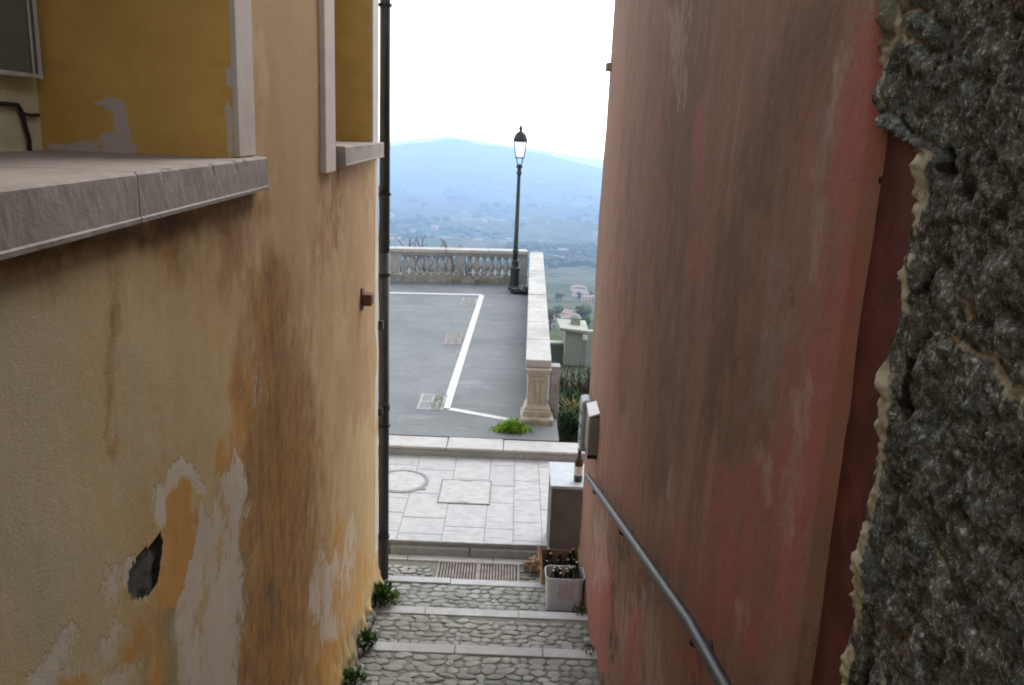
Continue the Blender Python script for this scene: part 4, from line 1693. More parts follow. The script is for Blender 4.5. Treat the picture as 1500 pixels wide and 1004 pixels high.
# electric boxes on the wall end
ebn = 6.95
qa, qb = onright(881, 610), onright(881, 660)
eb = thing('meter_box', 'grey meter box with white sloping lid on the red wall above the handrail end', 'meter box', (RWX, 7.1, 1.8))
ez1, ez0 = aty(872, 608, 7.0).z, aty(872, 668, 7.0).z
ex0 = aty(862, 640, 7.0).x
b = MB()
b.box(ex0, RWX + .01, 7.0, 7.3, ez0, ez1 - .03)
child(b.build('body', M['meter'], None, bevel=.008), eb)
b = MB()
vs = [(ex0 - .006, 6.992, ez1 - .028), (RWX + .01, 6.992, ez1 + .005), (RWX + .01, 7.31, ez1 + .02), (ex0 - .006, 7.31, ez1 - .01)]
vs += [(x, y, z + .014) for x, y, z in vs]
b.add(vs, [(3, 2, 1, 0), (4, 5, 6, 7), (0, 1, 5, 4), (1, 2, 6, 5), (2, 3, 7, 6), (3, 0, 4, 7)])
child(b.build('lid', M['meter_top'], None, bevel=.003), eb)
b = MB()
b.box(ex0 - .004, ex0, 7.04, 7.26, ez0 + .03, ez1 - .06)
child(b.build('door', M['meter'], None, bevel=.002), eb)
b = MB()
b.box(ex0 + .0, RWX + .01, 7.005, 7.295, ez0 - .035, ez0 - .002)
child(b.build('cable_gland', M['bracket'], None, bevel=.004), eb)

cbx = thing('conduit_box', 'blue grey rounded conduit box behind the meter box on the red wall', 'conduit box', (RWX, 7.7, 1.7))
cz1, cz0 = aty(856, 588, 7.6).z, aty(856, 664, 7.6).z
cxa = aty(851, 620, 7.6).x
b = MB()
b.box(cxa, RWX + .01, 7.6, 7.85, cz0, cz1)
child(b.build('body', M['meter_blue'], None, bevel=.035), cbx)
for k in range(3):
    b = MB()
    zz = cz0 + (cz1 - cz0) * (.25 + .25 * k)
    b.box(cxa - .006, cxa + .004, 7.63, 7.82, zz - .012, zz + .012)
    child(b.build('clasp', M['bracket'], None, bevel=.003), cbx)


def bottle_proto(name, glass, label_mat, h=.25, r=.031):
    root = thing(name, 'bottle', 'bottle')
    s = h / .25
    b = MB()
    b.lathe([(r * .9, 0), (r, .008), (r, .15 * s), (r * .93, .165 * s), (r * .62, .19 * s), (r * .45, .205 * s), (r * .40, .236 * s), (r * .47, .238 * s), (r * .47, .246 * s)], 14)
    b.build('glass', glass, root, smooth=True)
    b = MB()
    b.lathe([(r + .0006, .05 * s), (r + .001, .052 * s), (r + .001, .118 * s), (r + .0006, .12 * s)], 14)
    b.build('label', label_mat, root, smooth=True)
    b = MB()
    b.lathe([(r * .5, .240 * s), (r * .52, .25 * s), (r * .4, .254 * s)], 12)
    b.build('cap', M['cap'], root, smooth=True)
    return root


protos = [bottle_proto('bottle', M['beer'], M['label_white']), bottle_proto('bottle', M['green_glass'], M['label_white'], .24, .032),
          bottle_proto('bottle', M['beer'], M['label_red'], .25, .032), bottle_proto('bottle', M['green_glass'], M['label_red'], .28, .036)]
used = [False] * len(protos)


def put_bottle(k, loc, rot, label, group):
    r_ = protos[k] if not used[k] else copy_tree(protos[k])
    used[k] = True
    r_.location, r_.rotation_euler = loc, rot
    tag(r_, label, 'bottle', group)


# brown bottle standing on the pedestal
qb = aty(847, 700, 8.35)
bot = protos[0]
used[0] = True
bt0 = copy_tree(protos[0])
tag(bt0, 'brown beer bottle with pale label standing on the grey pedestal', 'bottle')
bt0.location = (qb.x, 8.36, PT)
bt0.scale = (1.5, 1.5, 1.45)
used[0] = False

# ---- white box full of bottles on the lowest step
bz = edges[0][0] + .012
yb_ = atz(825, 896, bz).y
xa_, xb_ = atz(798, 896, bz).x, atz(853, 897, bz).x
bh = aty(825, 848, yb_).z - bz
bwx, bwy = (xb_ - xa_), atz(825, 829, bz + bh).y - yb_
bc = ((xa_ + xb_) / 2, yb_ + bwy / 2)


def rrect(hx, hy, r, n=6):
    out = []
    for sx, sy, a0 in ((1, 1, 0), (-1, 1, PI / 2), (-1, -1, PI), (1, -1, 3 * PI / 2)):
        for k in range(n + 1):
            a = a0 + PI / 2 * k / n
            out.append((sx * (hx - r) + r * math.cos(a), sy * (hy - r) + r * math.sin(a)))
    return out


wb = thing('white_box', 'white foam box with faint red print full of empty bottles on the lowest step', 'box', (bc[0], bc[1], bz))
b = MB()
rings = []
for (hx, hy, zz, r) in ((bwx * .46, bwy * .46, 0, .03), (bwx * .5, bwy * .5, bh * .9, .05), (bwx * .52, bwy * .52, bh * .93, .055), (bwx * .525, bwy * .53, bh, .06),
                        (bwx * .505, bwy * .505, bh, .05), (bwx * .47, bwy * .47, bh * .5, .05), (bwx * .43, bwy * .43, .03, .05)):
    rings.append([(x, y, zz + (.012 * noise.noise(Vector((x * 9, y * 9, 0))) if zz > .3 else 0)) for x, y in rrect(hx, hy, r)])
n = len(rings[0])
vs = [p for rg in rings for p in rg]
fs = [(i * n + k, i * n + (k + 1) % n, (i + 1) * n + (k + 1) % n, (i + 1) * n + k) for i in range(len(rings) - 1) for k in range(n)]
fs += [tuple(reversed(range(n))), tuple(range((len(rings) - 1) * n, len(rings) * n))]
b.add(vs, fs)
b.build('shell', M['foam'], wb, smooth=False)
b = MB()
random.seed(2)
for k in range(9):
    zz = .13 + k * .019
    x = -.06 + random.uniform(-.01, .01)
    while x < .075:
        wv = random.uniform(.01, .035)
        hy = bwy * (.46 + .04 * zz / (bh * .9))
        b.box(x, x + wv, -hy - .0022, -hy + .004, zz, zz + random.uniform(.005, .01))
        x += wv + random.uniform(.006, .014)
b.build('print', M['print'], wb)
random.seed(14)
inb = 'empty bottles in the white box'
spots = [(dx * bwx, dy_ * bwy) for dx, dy_ in ((-.32, -.24), (-.12, -.26), (.1, -.25), (.3, -.24), (-.34, -.02), (-.13, 0), (.09, -.02), (.31, 0), (-.3, .28), (-.1, .3), (.1, .28), (.31, .3))]
bl = 'empty beer bottle standing among others in the white foam box'
for k, (dx, dy_) in enumerate(spots):
    put_bottle((0, 1, 2, 3)[k % 4], (bc[0] + dx, bc[1] + dy_, bz + bh - random.uniform(.19, .24)),
               (random.uniform(-.12, .12), random.uniform(-.14, .14), random.uniform(0, 6)), bl, inb)

# ---- cardboard box behind
c1 = atz(812, 838, LAND)
cb_ = thing('cardboard_box', 'open brown cardboard box of bottles behind the white box', 'box', (.575, 7.86, LAND + .02))
hx, hy, hh = .19, .17, .37
b = MB()
t_ = .006
b.box(-hx, hx, -hy, -hy + t_, 0, hh - .05)
b.box(-hx, hx, hy - t_, hy, 0, hh)
b.box(-hx, -hx + t_, -hy + t_, hy - t_, 0, hh - .02)
b.box(hx - t_, hx, -hy + t_, hy - t_, 0, hh)
b.box(-hx + t_, hx - t_, -hy + t_, hy - t_, 0, .01)
b.build('carton', M['card'], cb_)
for nm, M4, sz in (('flap', Matrix.Translation((-hx, 0, hh - .02)) @ Matrix.Rotation(-.5, 4, 'Y'), (hy, .08)),
                   ('flap', Matrix.Translation((hx, 0, hh)) @ Matrix.Rotation(.25, 4, 'Y'), (hy, .07))):
    b = MB()
    b.box(-.003, .003, -sz[0], sz[0], 0, sz[1], M4)
    b.build(nm, M['card'], cb_)
random.seed(33)
inb = 'empty bottles in the cardboard box'
bl = 'empty beer bottle standing among others in the brown cardboard box'
for k, (dx, dy_) in enumerate([(-.13, -.1), (-.05, -.11), (.03, -.1), (.11, -.11), (-.12, -.01), (-.04, 0), (.04, -.02), (.12, 0), (-.1, .09), (-.02, .1), (.06, .1), (.13, .1)]):
    put_bottle(random.choice((0, 1, 2, 3)), (.575 + dx, 7.86 + dy_, LAND + .045 + random.uniform(.07, .11)),
               (random.uniform(-.2, .2), random.uniform(-.2, .2), random.uniform(0, 6)), bl, inb)
# ---- crumpled paper
c = atz(783, 836, LAND)
b = MB()
b.blob((0, 0, .07), (.11, .09, .08), seed=4, n=18, m=11, amp=.75, freq=3.2)
b.blob((-.06, .03, .05), (.07, .06, .05), seed=9, n=14, m=8, amp=.8, freq=3.2)
tag(b.build('crumpled_paper', M['paper'], None, loc=(c.x + .02, c.y, LAND)), 'crumpled brown paper bag lying beside the cardboard box', 'paper bag')

# ================================================================== WEEDS
def tuft(name, c, r, h, n, mat, label, cat, group=None, wl=.02, blade=False, seed=0):
    random.seed(seed)
    b = MB()
    for _ in range(n):
        a = random.uniform(0, 2 * PI)
        rr = r * math.sqrt(random.random())
        p = Vector((rr * math.cos(a), rr * math.sin(a), random.uniform(0, h * .5) * (1 - rr / r * .6)))
        d = Vector((math.cos(a) * random.uniform(.2, 1), math.sin(a) * random.uniform(.2, 1), random.uniform(.4, 1.4)))
        b.leaf(p, d, random.uniform(.35, 1) * h * (.9 if blade else .45), wl * random.uniform(.6, 1.2), bend=random.uniform(-.2, .9))
    o = b.build(name, mat, None, loc=c)
    return tag(o, label, cat, group)


WG = 'weeds at the foot of the yellow wall'
c = atz(557, 842, -.2)
tuft('weed_clump', (lwx(7.55) + .1, 7.52, -.32), .10, .22, 90, M['weed'], 'small pale green weed at the foot of the brown downpipe', 'weed', WG, .03, seed=1)
tuft('weed_clump', (lwx(7.0) + .09, 6.98, -.02), .11, .30, 190, M['weed_dark'], 'largest dark green weed clump at the wall between two step edges', 'weed', WG, .035, seed=2)
tuft('weed_clump', (lwx(6.75) + .15, 7.25, -.16), .10, .15, 100, M['weed'], 'light green drooping weed on the lowest tread by the yellow wall', 'weed', WG, .03, seed=3)
tuft('weed_clump', (lwx(6.1) + .09, 6.05, .15), .07, .22, 90, M['weed_dark'], 'narrow dark weed beside the third step edge at the yellow wall', 'weed', WG, .03, seed=4)
tuft('weed_clump', (lwx(5.4) + .08, 5.35, .31), .08, .18, 90, M['weed_dark'], 'low weed at the bottom edge of the picture against the yellow wall', 'weed', WG, .03, seed=5)
tuft('weed_clump', (RWX - .06, 6.95, -.02), .06, .10, 50, M['weed_dark'], 'tiny weed between the white box and the red wall', 'weed', None, .02, seed=6)
tuft('weed_clump', (RWX - .05, 6.1, .15), .06, .08, 45, M['weed_dark'], 'tiny weed at the foot of the red wall on the step edge', 'weed', None, .018, seed=16)
c = atz(750, 634, .0)
random.seed(7)
b = MB()
for _ in range(1500):
    gx_ = random.gauss(0, .13)
    gy_ = random.gauss(0, .07) - .02
    hh_ = .19 * math.exp(-(gx_ / .2) ** 2) * random.uniform(.35, 1.15)
    a = random.uniform(0, 2 * PI)
    b.leaf((gx_, gy_, random.uniform(0, .3) * hh_), (math.cos(a) * .7, math.sin(a) * .7, random.uniform(.4, 1.6)), hh_ * random.uniform(.5, .9) + .02, random.uniform(.012, .03), bend=random.uniform(-.2, .9))
tag(b.build('grass_clump', M['bright_grass'], None, loc=(c.x + .01, c.y + .13, -.012)), 'bright green grass clump behind the white kerb beside the pillar footing', 'grass clump')
c = atz(694, 412, 0)
tuft('weed_clump', (c.x, c.y - .1, 0), .1, .28, 90, M['weed'], 'small green weed at the foot of the far balustrade', 'weed', None, .05, seed=8)
# rubble footing stones at the yellow wall
random.seed(8)
b = MB()
y = 4.6
while y < 7.3:
    zz = .15 + (5.95 - y) * .2
    s = random.uniform(.035, .07)
    b.blob((lwx(y) + random.uniform(.015, .05), y, zz + random.uniform(-.05, .03)), (s * .8, s * 1.1, s * .8), seed=y * 9, n=10, m=7, amp=.4)
    y += random.uniform(.05, .1)
tag(b.build('wall_footing', M['mortar'], None, smooth=True), 'crumbling stone footing at the foot of the yellow wall', 'footing', None, 'structure')

# ================================================================== VALLEY AND MOUNTAIN
D = [11.0, 14, 20, 30, 40, 80, 150, 300, 840, 2100, 4200, 5040]
Zd = [-.42, -.55, -1.5, -3.6, -6, -16, -31, -62, -138, -232, -301, -318]
RA = [-3, -.8, -.4, -.25, -.149, -.126, -.105, -.083, -.06, -.048, -.02, 0, .03, .054, .075, .094, .2, .4, .8, 3]
RS = [-.09, -.09, -.085, -.042, -.0215, -.0168, -.0150, -.0098, -.0112, -.0150, -.0165, -.0195, -.0225, -.0285, -.032, -.0365, -.058, -.075, -.075, -.075]


def land_z(r, a, x, y):
    if r <= 5040:
        z = float(np.interp(math.log(r), np.log(D), Zd))
        if r > 60:
            z += .012 * r * fbm((x / 420, y / 420, 0), 4) * min(1, (r - 60) / 300)
        return z
    zr = EYE + 8400 * float(np.interp(math.tan(max(-1.4, min(1.4, a))), RA, RS))
    base = -318 + .012 * 5040 * fbm((x / 420, y / 420, 0), 4) * max(0, 1 - (r - 5040) / 700)
    if r <= 8400:
        t = (r - 5040) / 3360
        t2 = t ** 1.35
        rid = 44 * fbm((x / 620, y / 1500, 2), 5) * math.sin(PI * min(1, t)) + 3 * fbm((x / 160, y / 300, 5), 3) * t
        return base * (1 - t2) + zr * t2 + rid
    t = (r - 8400) / 400
    return zr * (1 - t) + -420 * t


angs = np.concatenate([np.linspace(-.3, -.22, 12)[:-1], np.linspace(-.22, .21, 190)])


def polar(name, radii, mat, label, cat):
    b = MB()
    n, m = len(angs), len(radii)
    for a in angs:
        for r in radii:
            x, y = r * math.sin(a), r * math.cos(a)
            b.v.append((x, y, land_z(r, a, x, y)))
    for i in range(n - 1):
        for j in range(m - 1):
            b.f.append((i * m + j, (i + 1) * m + j, (i + 1) * m + j + 1, i * m + j + 1))
    return tag(b.build(name, mat, None, smooth=True), label, cat, None, 'structure')


polar('valley', np.geomspace(30, 5040, 140), M['field'], 'hazy green valley of fields below the terrace', 'valley')
polar('mountain', np.concatenate([np.linspace(5040, 8400, 60), np.linspace(8470, 8800, 4)]), M['mountain'], 'long rounded blue mountain across the valley', 'mountain')
angs = np.linspace(-1.2, 1.2, 90)
polar('garden_ground', np.geomspace(11.0, 31, 24), M['garden'], 'green overgrown garden ground below the parapet', 'garden')

# ---- far houses
random.seed(77)
protos_h = []


def far_house(wall, w, l, h):
    root = thing('house', 'house', 'house')
    b = MB()
    b.box(-w, w, -l, l, -6, h)
    b.add([(-w, -l, h), (-w, l, h), (-w, 0, h + l * .42), (w, -l, h), (w, l, h), (w, 0, h + l * .42)], [(0, 2, 1), (3, 4, 5)])
    b.build('wall', wall, root)
    b = MB()
    e = .5
    s = .42
    for sg in (1, -1):
        vs = [(-w - e, 0, h + l * s + .05), (w + e, 0, h + l * s + .05), (w + e, sg * (l + e), h - e * s + .05), (-w - e, sg * (l + e), h - e * s + .05)]
        vs += [(x, y, z + .25) for x, y, z in vs]
        b.add(vs, [(0, 1, 2, 3), (7, 6, 5, 4), (0, 4, 5, 1), (1, 5, 6, 2), (2, 6, 7, 3), (3, 7, 4, 0)])
    b.build('roof', M['roof'], root)
    for k in range(3):
        for zz in (1.2, 4.0):
            if zz + 1.3 > h:
                continue
            x = -w * .6 + k * w * .6
            b = MB()
            b.box(x - .5, x + .5, -l - .05, -l + .02, zz, zz + 1.3)
            b.build('window', M['pane'], root)
    return root


ph = [far_house(M['housewall'], 5.0, 3.6, 6.2), far_house(M['housewarm'], 6.5, 4.5, 5.8), far_house(M['housewall'], 8, 4.5, 3.6)]
hused = [False] * 3


def put_house(x, y, k, rot, label, group, s=1.0):
    o = ph[k] if not hused[k] else copy_tree(ph[k])
    hused[k] = True
    r, a = math.hypot(x, y), math.atan2(x, y)
    o.location = (x, y, land_z(r, a, x, y))
    o.rotation_euler = (0, 0, rot)
    o.scale = (s, s, s)
    tag(o, label, 'house', group)


def px_house(px_, dist, k, label, group, s=1.0):
    r = ray(px_, 400)
    d = Vector((r.x, r.y, 0)).normalized()
    put_house(d.x * dist, d.y * dist, k, random.uniform(-.6, .6), label, group, s)


g1 = 'houses clustered on the slope right of the parapet'
for px_, d, k, s in ((806, 268, 0, .5), (816, 300, 2, .6), (826, 290, 2, .55), (833, 285, 0, .5), (843, 300, 0, .62), (820, 330, 1, .5), (838, 262, 2, .4)):
    px_house(px_, d, k, 'pale house in the cluster on the slope just right of the white parapet', g1, s)
g2 = 'houses of the hillside village'
for px_, d, k, s in ((848, 620, 0, .6), (852, 645, 2, .7), (857, 600, 0, .65), (861, 575, 1, .55), (866, 580, 0, .55), (855, 670, 0, .6), (845, 675, 1, .6), (850, 600, 2, .6)):
    px_house(px_, d, k, 'pale house in the small village beside the red house edge', g2, s)
g3 = 'houses scattered over the valley floor'
for _ in range(64):
    px_house(random.uniform(560, 885), random.choice((1, 1, 0)) * random.uniform(2200, 4900) or random.uniform(1000, 2200), random.choice((0, 0, 2, 1)),
             'tiny pale house scattered on the hazy valley floor', g3, random.uniform(.9, 1.7))
g4 = 'houses on the lower mountain slope'
for cpx, cd, n in ((635, 3950, 3), (725, 4000, 5), (722, 3700, 4), (785, 3720, 5), (846, 3760, 2), (600, 3800, 3), (775, 2000, 7), (870, 2500, 3)):
    for _ in range(n):
        px_house(cpx + random.uniform(-9, 9), 1.4 * cd + random.uniform(-60, 60), random.choice((0, 2, 0)), 'tiny white house on the lower slope of the blue mountain' if cd > 3600 else 'tiny pale house scattered on the hazy valley floor',
                 g4 if cd > 3600 else g3, random.uniform(1.2, 2.0))

# ---- trees in the valley: nearer ones as trees, the rest as woods
def tree_mesh(seed):
    random.seed(seed)
    root = thing('tree', 'tree', 'tree')
    b = MB()
    b.tube([(0, 0, -1), (.1, 0, 1.5), (.05, .1, 4)], [.3, .22, .1], 8)
    for k in range(5):
        a = k * 1.3
        b.tube([(.05, 0, 1.6 + k * .4), (math.cos(a) * 1.3, math.sin(a) * 1.3, 3 + k * .5)], [.1, .04], 5)
    b.build('trunk', M['bark'], root)
    b = MB()
    cl = [(random.gauss(0, .9), random.gauss(0, .9), random.uniform(2.4, 6.2), random.uniform(.7, 1.3)) for _ in range(12)]
    for cx_, cy_, cz_, r_ in cl:
        for _ in range(70):
            v = Vector((random.gauss(0, 1), random.gauss(0, 1), random.gauss(0, 1))).normalized() * r_ * random.random() ** .4
            d = Vector((random.gauss(0, 1), random.gauss(0, 1), random.gauss(0, .6)))
            b.leaf(Vector((cx_, cy_, cz_)) + v, d, .5, .34)
    b.build('crown', M['crown'], root)
    return root


tp = [tree_mesh(1), tree_mesh(2)]
tu = [False, False]
random.seed(55)
for i in range(22):
    px_ = random.uniform(798, 880)
    d = random.choice((random.uniform(240, 360), random.uniform(350, 620)))
    r = ray(px_, 400)
    dv = Vector((r.x, r.y, 0)).normalized()
    x, y = dv.x * d, dv.y * d
    k = i % 2
    o = tp[k] if not tu[k] else copy_tree(tp[k])
    tu[k] = True
    o.location = (x, y, land_z(d, math.atan2(x, y), x, y))
    o.rotation_euler = (0, 0, random.uniform(0, 6))
    s = random.uniform(.6, 1.2)
    o.scale = (s, s, s)
    tag(o, 'dark green tree among the houses on the valley slope', 'tree', 'trees on the valley slope')
b = MB()
random.seed(91)
for _ in range(5200):
    a = random.uniform(-.24, .2)
    r = math.exp(random.uniform(math.log(500), math.log(4900)))
    x, y = r * math.sin(a), r * math.cos(a)
    if fbm((x / 190, y / 330, 4), 3) < .22:
        continue
    s = random.uniform(3, 6.5) * (1 + r / 4000)
    b.blob((x, y, land_z(r, a, x, y) + s * .3), (s * 1.3, s, s * .8), seed=_ * .37, n=6, m=4, amp=.5)
tag(b.build('woods', M['crown'], None, smooth=False), 'dark woods and hedgerows spread over the valley', 'woods', None, 'stuff')

# ================================================================== LOWER GARDEN AND HOUSE right of the parapet
ly0 = 26.0
la, lb_ = aty(829, 486, ly0), aty(853, 490, ly0 + .0)
zt = la.z
lz0 = -4.5
low = thing('lower_house', 'pale green rendered house with white flat roof edge below the parapet', 'house', (2, ly0, -3.5))
xe = aty(853, 500, ly0).x
b = MB()
b.box(la.x, xe, ly0, ly0 + 1.3, lz0, zt - .0)
child(b.build('wall', M['lowwall']), low)
b = MB()
b.prism([(xe + .002, ly0 + .2), (xe + 1.6, ly0 + .7), (xe + 1.6, ly0 + 1.3), (xe + .002, ly0 + 1.3)], lz0, zt - .3)
child(b.build('side_wall', M['lowside']), low)  # darker render colour paints this wall as the unlit side
rb = aty(818, 480, ly0)
b = MB()
b.add([(la.x - .2, ly0 - .15, zt + .07), (xe + .16, ly0 - .25, zt - .04), (xe + .2, ly0 + 1.5, zt - .02), (la.x - .25, ly0 + 1.35, zt + .05),
       (la.x - .2, ly0 - .15, zt + .15), (xe + .16, ly0 - .25, zt + .1), (xe + .2, ly0 + 1.5, zt + .06), (la.x - .25, ly0 + 1.35, zt + .12)],
      [(3, 2, 1, 0), (4, 5, 6, 7), (0, 1, 5, 4), (1, 2, 6, 5), (2, 3, 7, 6), (3, 0, 4, 7)])
child(b.build('roof_edge', M['lowwall'], None, bevel=.03), low)
b = MB()
cq = aty(842, 474, ly0 + 1)
b.box(cq.x - .15, cq.x + .15, ly0 + .6, ly0 + .9, zt + .08, zt + .26)
b.lathe([(.19, .0), (.2, .04), (.1, .14), (.02, .17)], 10, Matrix.Translation((cq.x, ly0 + .75, zt + .262)))
child(b.build('chimney', M['lowwall'], None, bevel=.02), low)
b = MB()
xq = aty(864, 480, ly0 - 2)
b.box(xq.x - .06, xq.x + .1, ly0 - 2.2, ly0 - 2.0, lz0, zt + .55)
tag(b.build('white_post', M['kerb'], None, bevel=.02), 'slim white post standing in front of the lower green house', 'post')
gw = thing('garden_wall', 'grey green garden wall between the parapet and the lower house', 'wall', (1.3, ly0 + 1, -3))
a0, a1 = aty(800, 505, ly0 + 1), aty(829, 505, ly0 + 1)
b = MB()
b.box(a0.x - .8, a1.x - .003, ly0 + .9, ly0 + 1.2, lz0, a0.z)
child(b.build('wall', M['lowside']), gw)
b = MB()
b.box(a0.x - .8, a1.x - .003, ly0 + .85, ly0 + 1.25, a0.z + .002, a0.z + .1)
child(b.build('coping', M['lowwall'], None, bevel=.02), gw)

# shrubs and reeds in the garden strip
def shrub(c, r, h, n, mat, label, cat, group=None, seed=0, lw=.09, ll=.16):
    random.seed(seed)
    root = thing('shrub', label, cat, c, (0, 0, 0), group)
    b = MB()
    for k in range(6):
        a = random.uniform(0, 6.28)
        b.tube([(0, 0, -.05), (math.cos(a) * r * .3, math.sin(a) * r * .3, h * .5), (math.cos(a) * r * .6, math.sin(a) * r * .6, h * .85)], [.02, .014, .006], 5)
    b.build('stem', M['bark'], root)
    b = MB()
    cl = [(random.gauss(0, r * .4), random.gauss(0, r * .4), random.uniform(.25, .85) * h, random.uniform(.25, .5) * r) for _ in range(9)]
    for i in range(n):
        cx_, cy_, cz_, rr = random.choice(cl)
        v = Vector((random.gauss(0, 1), random.gauss(0, 1), random.gauss(0, 1))).normalized() * rr * random.random() ** .4
        d = Vector((random.gauss(0, 1), random.gauss(0, 1), random.gauss(.1, .6)))
        b.leaf(Vector((cx_, cy_, max(.03, cz_ + v.z))) + Vector((v.x, v.y, 0)), d, ll * random.uniform(.6, 1.2), lw * random.uniform(.6, 1.2))
    b.build('foliage', mat, root)
    return root


SG = 'shrubs in the garden below the parapet'
shrub((.98, 12.9, -.55), .34, .50, 800, M['ivy'], 'low dark green shrub just behind the white kerb beside the pillar', 'shrub', SG, 1, .05, .09)
shrub((1.35, 13.4, -.55), .40, .55, 800, M['ivy'], 'dark green shrub behind the conduit box', 'shrub', SG, 2, .05, .09)
shrub((1.0, 14.2, -.6), .36, .45, 700, M['ivy'], 'dark shrub with straw tips at the middle of the garden strip', 'shrub', SG, 3, .05, .09)
shrub((1.75, 14.6, -.6), .45, .7, 800, M['ivy'], 'dark green shrub nearest the red house in the garden', 'shrub', SG, 4, .05, .1)
c = atz(838, 612, -.5)
tuft('straw_tuft', (c.x, c.y, -.5), .10, .42, 70, M['straw'], 'dry straw coloured tuft between dark garden shrubs', 'grass tuft', None, .025, True, 12)
b = MB()
b.blob((0, 0, .06), (.16, .12, .1), seed=3, n=12, m=8, amp=.4)
c = atz(848, 626, -.35)
tag(b.build('stone', M['kerb'], None, smooth=True, loc=(c.x, c.y, -.38)), 'small white stone lying among the garden shrubs', 'stone')
# reedy hedge behind the shrubs
random.seed(19)
hz1, hz0 = aty(838, 541, 17.5).z, aty(838, 600, 17.5).z
hd = thing('hedge', 'thin upright grey green hedge of stems across the garden', 'hedge', (1.4, 17.5, hz1 - .95))
b = MB()
for _ in range(170):
    x, y = random.uniform(-.75, 1.2), random.uniform(-.2, .25)
    h = random.uniform(.45, .95)
    b.tube([(x, y, -.3), (x + random.uniform(-.06, .06), y, h * .6), (x + random.uniform(-.12, .12), y, h)], [.016, .012, .004], 5)
b.build('stem', M['twig'], hd)
b = MB()
for _ in range(1500):
    x, y, z = random.uniform(-.75, 1.2), random.uniform(-.25, .3), random.uniform(-.2, .95)
    b.leaf((x, y, z), (random.gauss(0, .5), random.gauss(0, .5), random.uniform(.3, 1)), random.uniform(.08, .2), random.uniform(.02, .045))
b.build('foliage', M['reed'], hd)
shrub((1.0, 21.0, aty(815, 560, 21).z - .9), .4, 1.3, 600, M['reed'], 'tall grey green shrub close under the parapet in front of the garden wall', 'shrub', SG, 6, .08, .15)


# bare shrubs behind the balustrade
def bare(c, h, seed):
    random.seed(seed)
    b = MB()

    def br(p, d, l, r, k):
        q = p + d * l
        b.tube([p, p.lerp(q, .5) + Vector((random.gauss(0, .03), random.gauss(0, .03), 0)) * l, q], [max(r, .011), max(r * .8, .01), max(r * .6, .008)], 5)
        if k > 0:
            for _ in range(random.choice((2, 3))):
                nd = (d + Vector((random.gauss(0, .5), random.gauss(0, .4), random.uniform(-.05, .4)))).normalized()
                br(p.lerp(q, random.uniform(.5, 1)), nd, l * random.uniform(.5, .75), r * .6, k - 1)
    for _ in range(4):
        d = Vector((random.gauss(0, .3), random.gauss(0, .3), 1)).normalized()
        br(Vector((0, 0, -.4)), d, h * .56, .04, 3)
    return b.build('bare_shrub', M['twig'], None, loc=c)


for i, (px_, top, lab) in enumerate(((588, 347, 'bare twiggy shrub behind the balustrade nearest the downpipe'), (612, 352, 'low bare shrub behind the balustrade second from the downpipe'),
                                     (638, 350, 'thin bare shrub behind the balustrade left of the tallest one'), (658, 343, 'tallest bare shrub behind the middle of the balustrade'),
                                     (688, 347, 'bare shrub behind the balustrade right of the tallest one'), (704, 352, 'low bare shrub behind the balustrade nearest the lamp'))):
    q = aty(px_, top, 25.6)
    o = bare((q.x, 25.6, -2.6), q.z + 2.6 - .1, 60 + i)
    tag(o, lab, 'bare shrub', 'bare shrubs behind the balustrade')

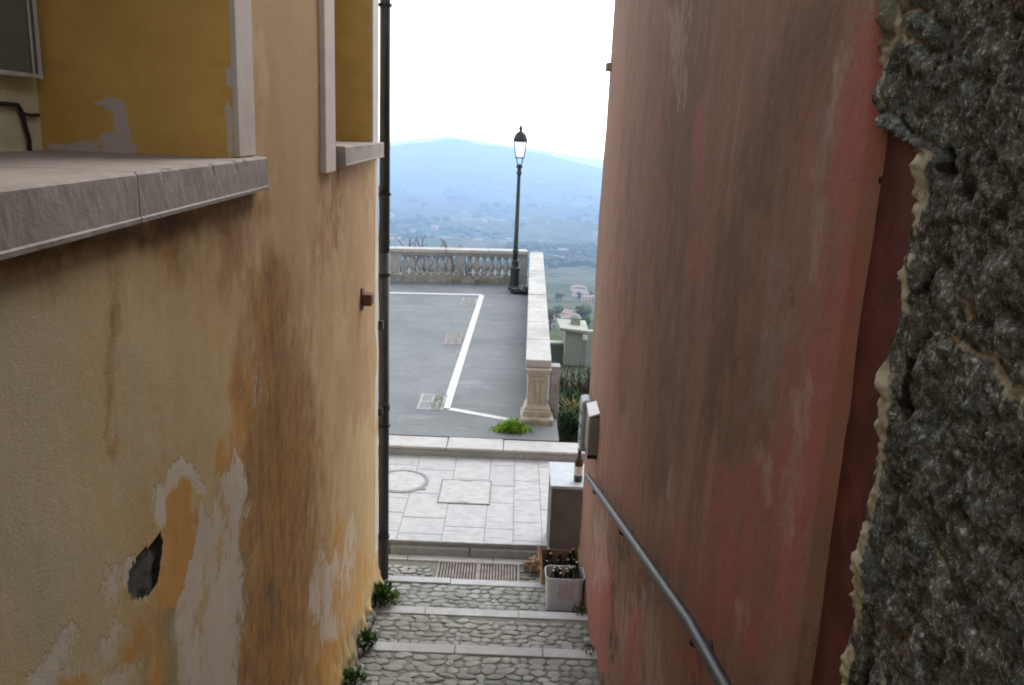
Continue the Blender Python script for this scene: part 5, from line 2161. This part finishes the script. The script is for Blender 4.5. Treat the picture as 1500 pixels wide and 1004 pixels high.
# ================================================================== HAZE
HZ = 3.2e-4
t = bpy.data.materials.new('haze')
t.use_nodes = True
nt = t.node_tree
nt.nodes.clear()
out = nt.nodes.new('ShaderNodeOutputMaterial')
vol = nt.nodes.new('ShaderNodeVolumePrincipled')
vol.inputs['Color'].default_value = (.38, .55, .83, 1)
vol.inputs['Density'].default_value = HZ
vol.inputs['Anisotropy'].default_value = .4
nt.links.new(vol.outputs[0], out.inputs['Volume'])
b = MB()
zt_ = lambda x, y: 13 - .0085 * y - .11 * max(0, x + .083 * y) - .15 * max(0, -(x + .083 * y))      # the top slopes with the ridge, just above everything inside
cor = [(-4200, -30), (2.5, -30), (2100, -30), (2100, 8900), (-738.7, 8900), (-4200, 8900)]
b.add([(x, y, -1200) for x, y in cor] + [(x, y, zt_(x, y)) for x, y in cor],
      [(5, 4, 3, 2, 1, 0), (6, 7, 10, 11), (7, 8, 9, 10)] + [(k, (k + 1) % 6, 6 + (k + 1) % 6, 6 + k) for k in range(6)])
tag(b.build('haze', t), 'pale blue haze filling the valley', 'haze', None, 'stuff')

# ================================================================== LIGHT
SUN_EL, SUN_AZ = math.radians(46), math.radians(15)     # azimuth from +y toward +x
wd = bpy.data.worlds.new('World')
sc.world = wd
wd.use_nodes = True
nt = wd.node_tree
nt.nodes.clear()
out = nt.nodes.new('ShaderNodeOutputWorld')
bg = nt.nodes.new('ShaderNodeBackground')
sky = nt.nodes.new('ShaderNodeTexSky')
sky.sky_type = 'NISHITA'
sky.sun_disc = False
sky.sun_elevation = SUN_EL
sky.sun_rotation = SUN_AZ
sky.altitude = 100
sky.air_density = 1.0
sky.dust_density = 1.0
sky.ozone_density = 1.0
hs = nt.nodes.new('ShaderNodeHueSaturation')
hs.inputs['Saturation'].default_value = .22
nt.links.new(sky.outputs[0], hs.inputs['Color'])
nt.links.new(hs.outputs[0], bg.inputs[0])
bg.inputs[1].default_value = .15
nt.links.new(bg.outputs[0], out.inputs[0])
sd = bpy.data.lights.new('sun', 'SUN')
sd.energy = .6
sd.angle = math.radians(35)
sd.color = (1, .97, .93)
so = bpy.data.objects.new('sun', sd)
COL.objects.link(so)
dirv = Vector((math.cos(SUN_EL) * math.sin(SUN_AZ), math.cos(SUN_EL) * math.cos(SUN_AZ), math.sin(SUN_EL)))
so.rotation_euler = (-dirv).to_track_quat('-Z', 'Y').to_euler()

sc.view_settings.view_transform = 'Standard'
sc.view_settings.look = 'None'
sc.view_settings.gamma = 1
sc.view_settings.exposure = 1.62
sc.cycles.filter_width = 1.9
sc.cycles.max_bounces = 8
sc.cycles.diffuse_bounces = 5
sc.cycles.volume_bounces = 1
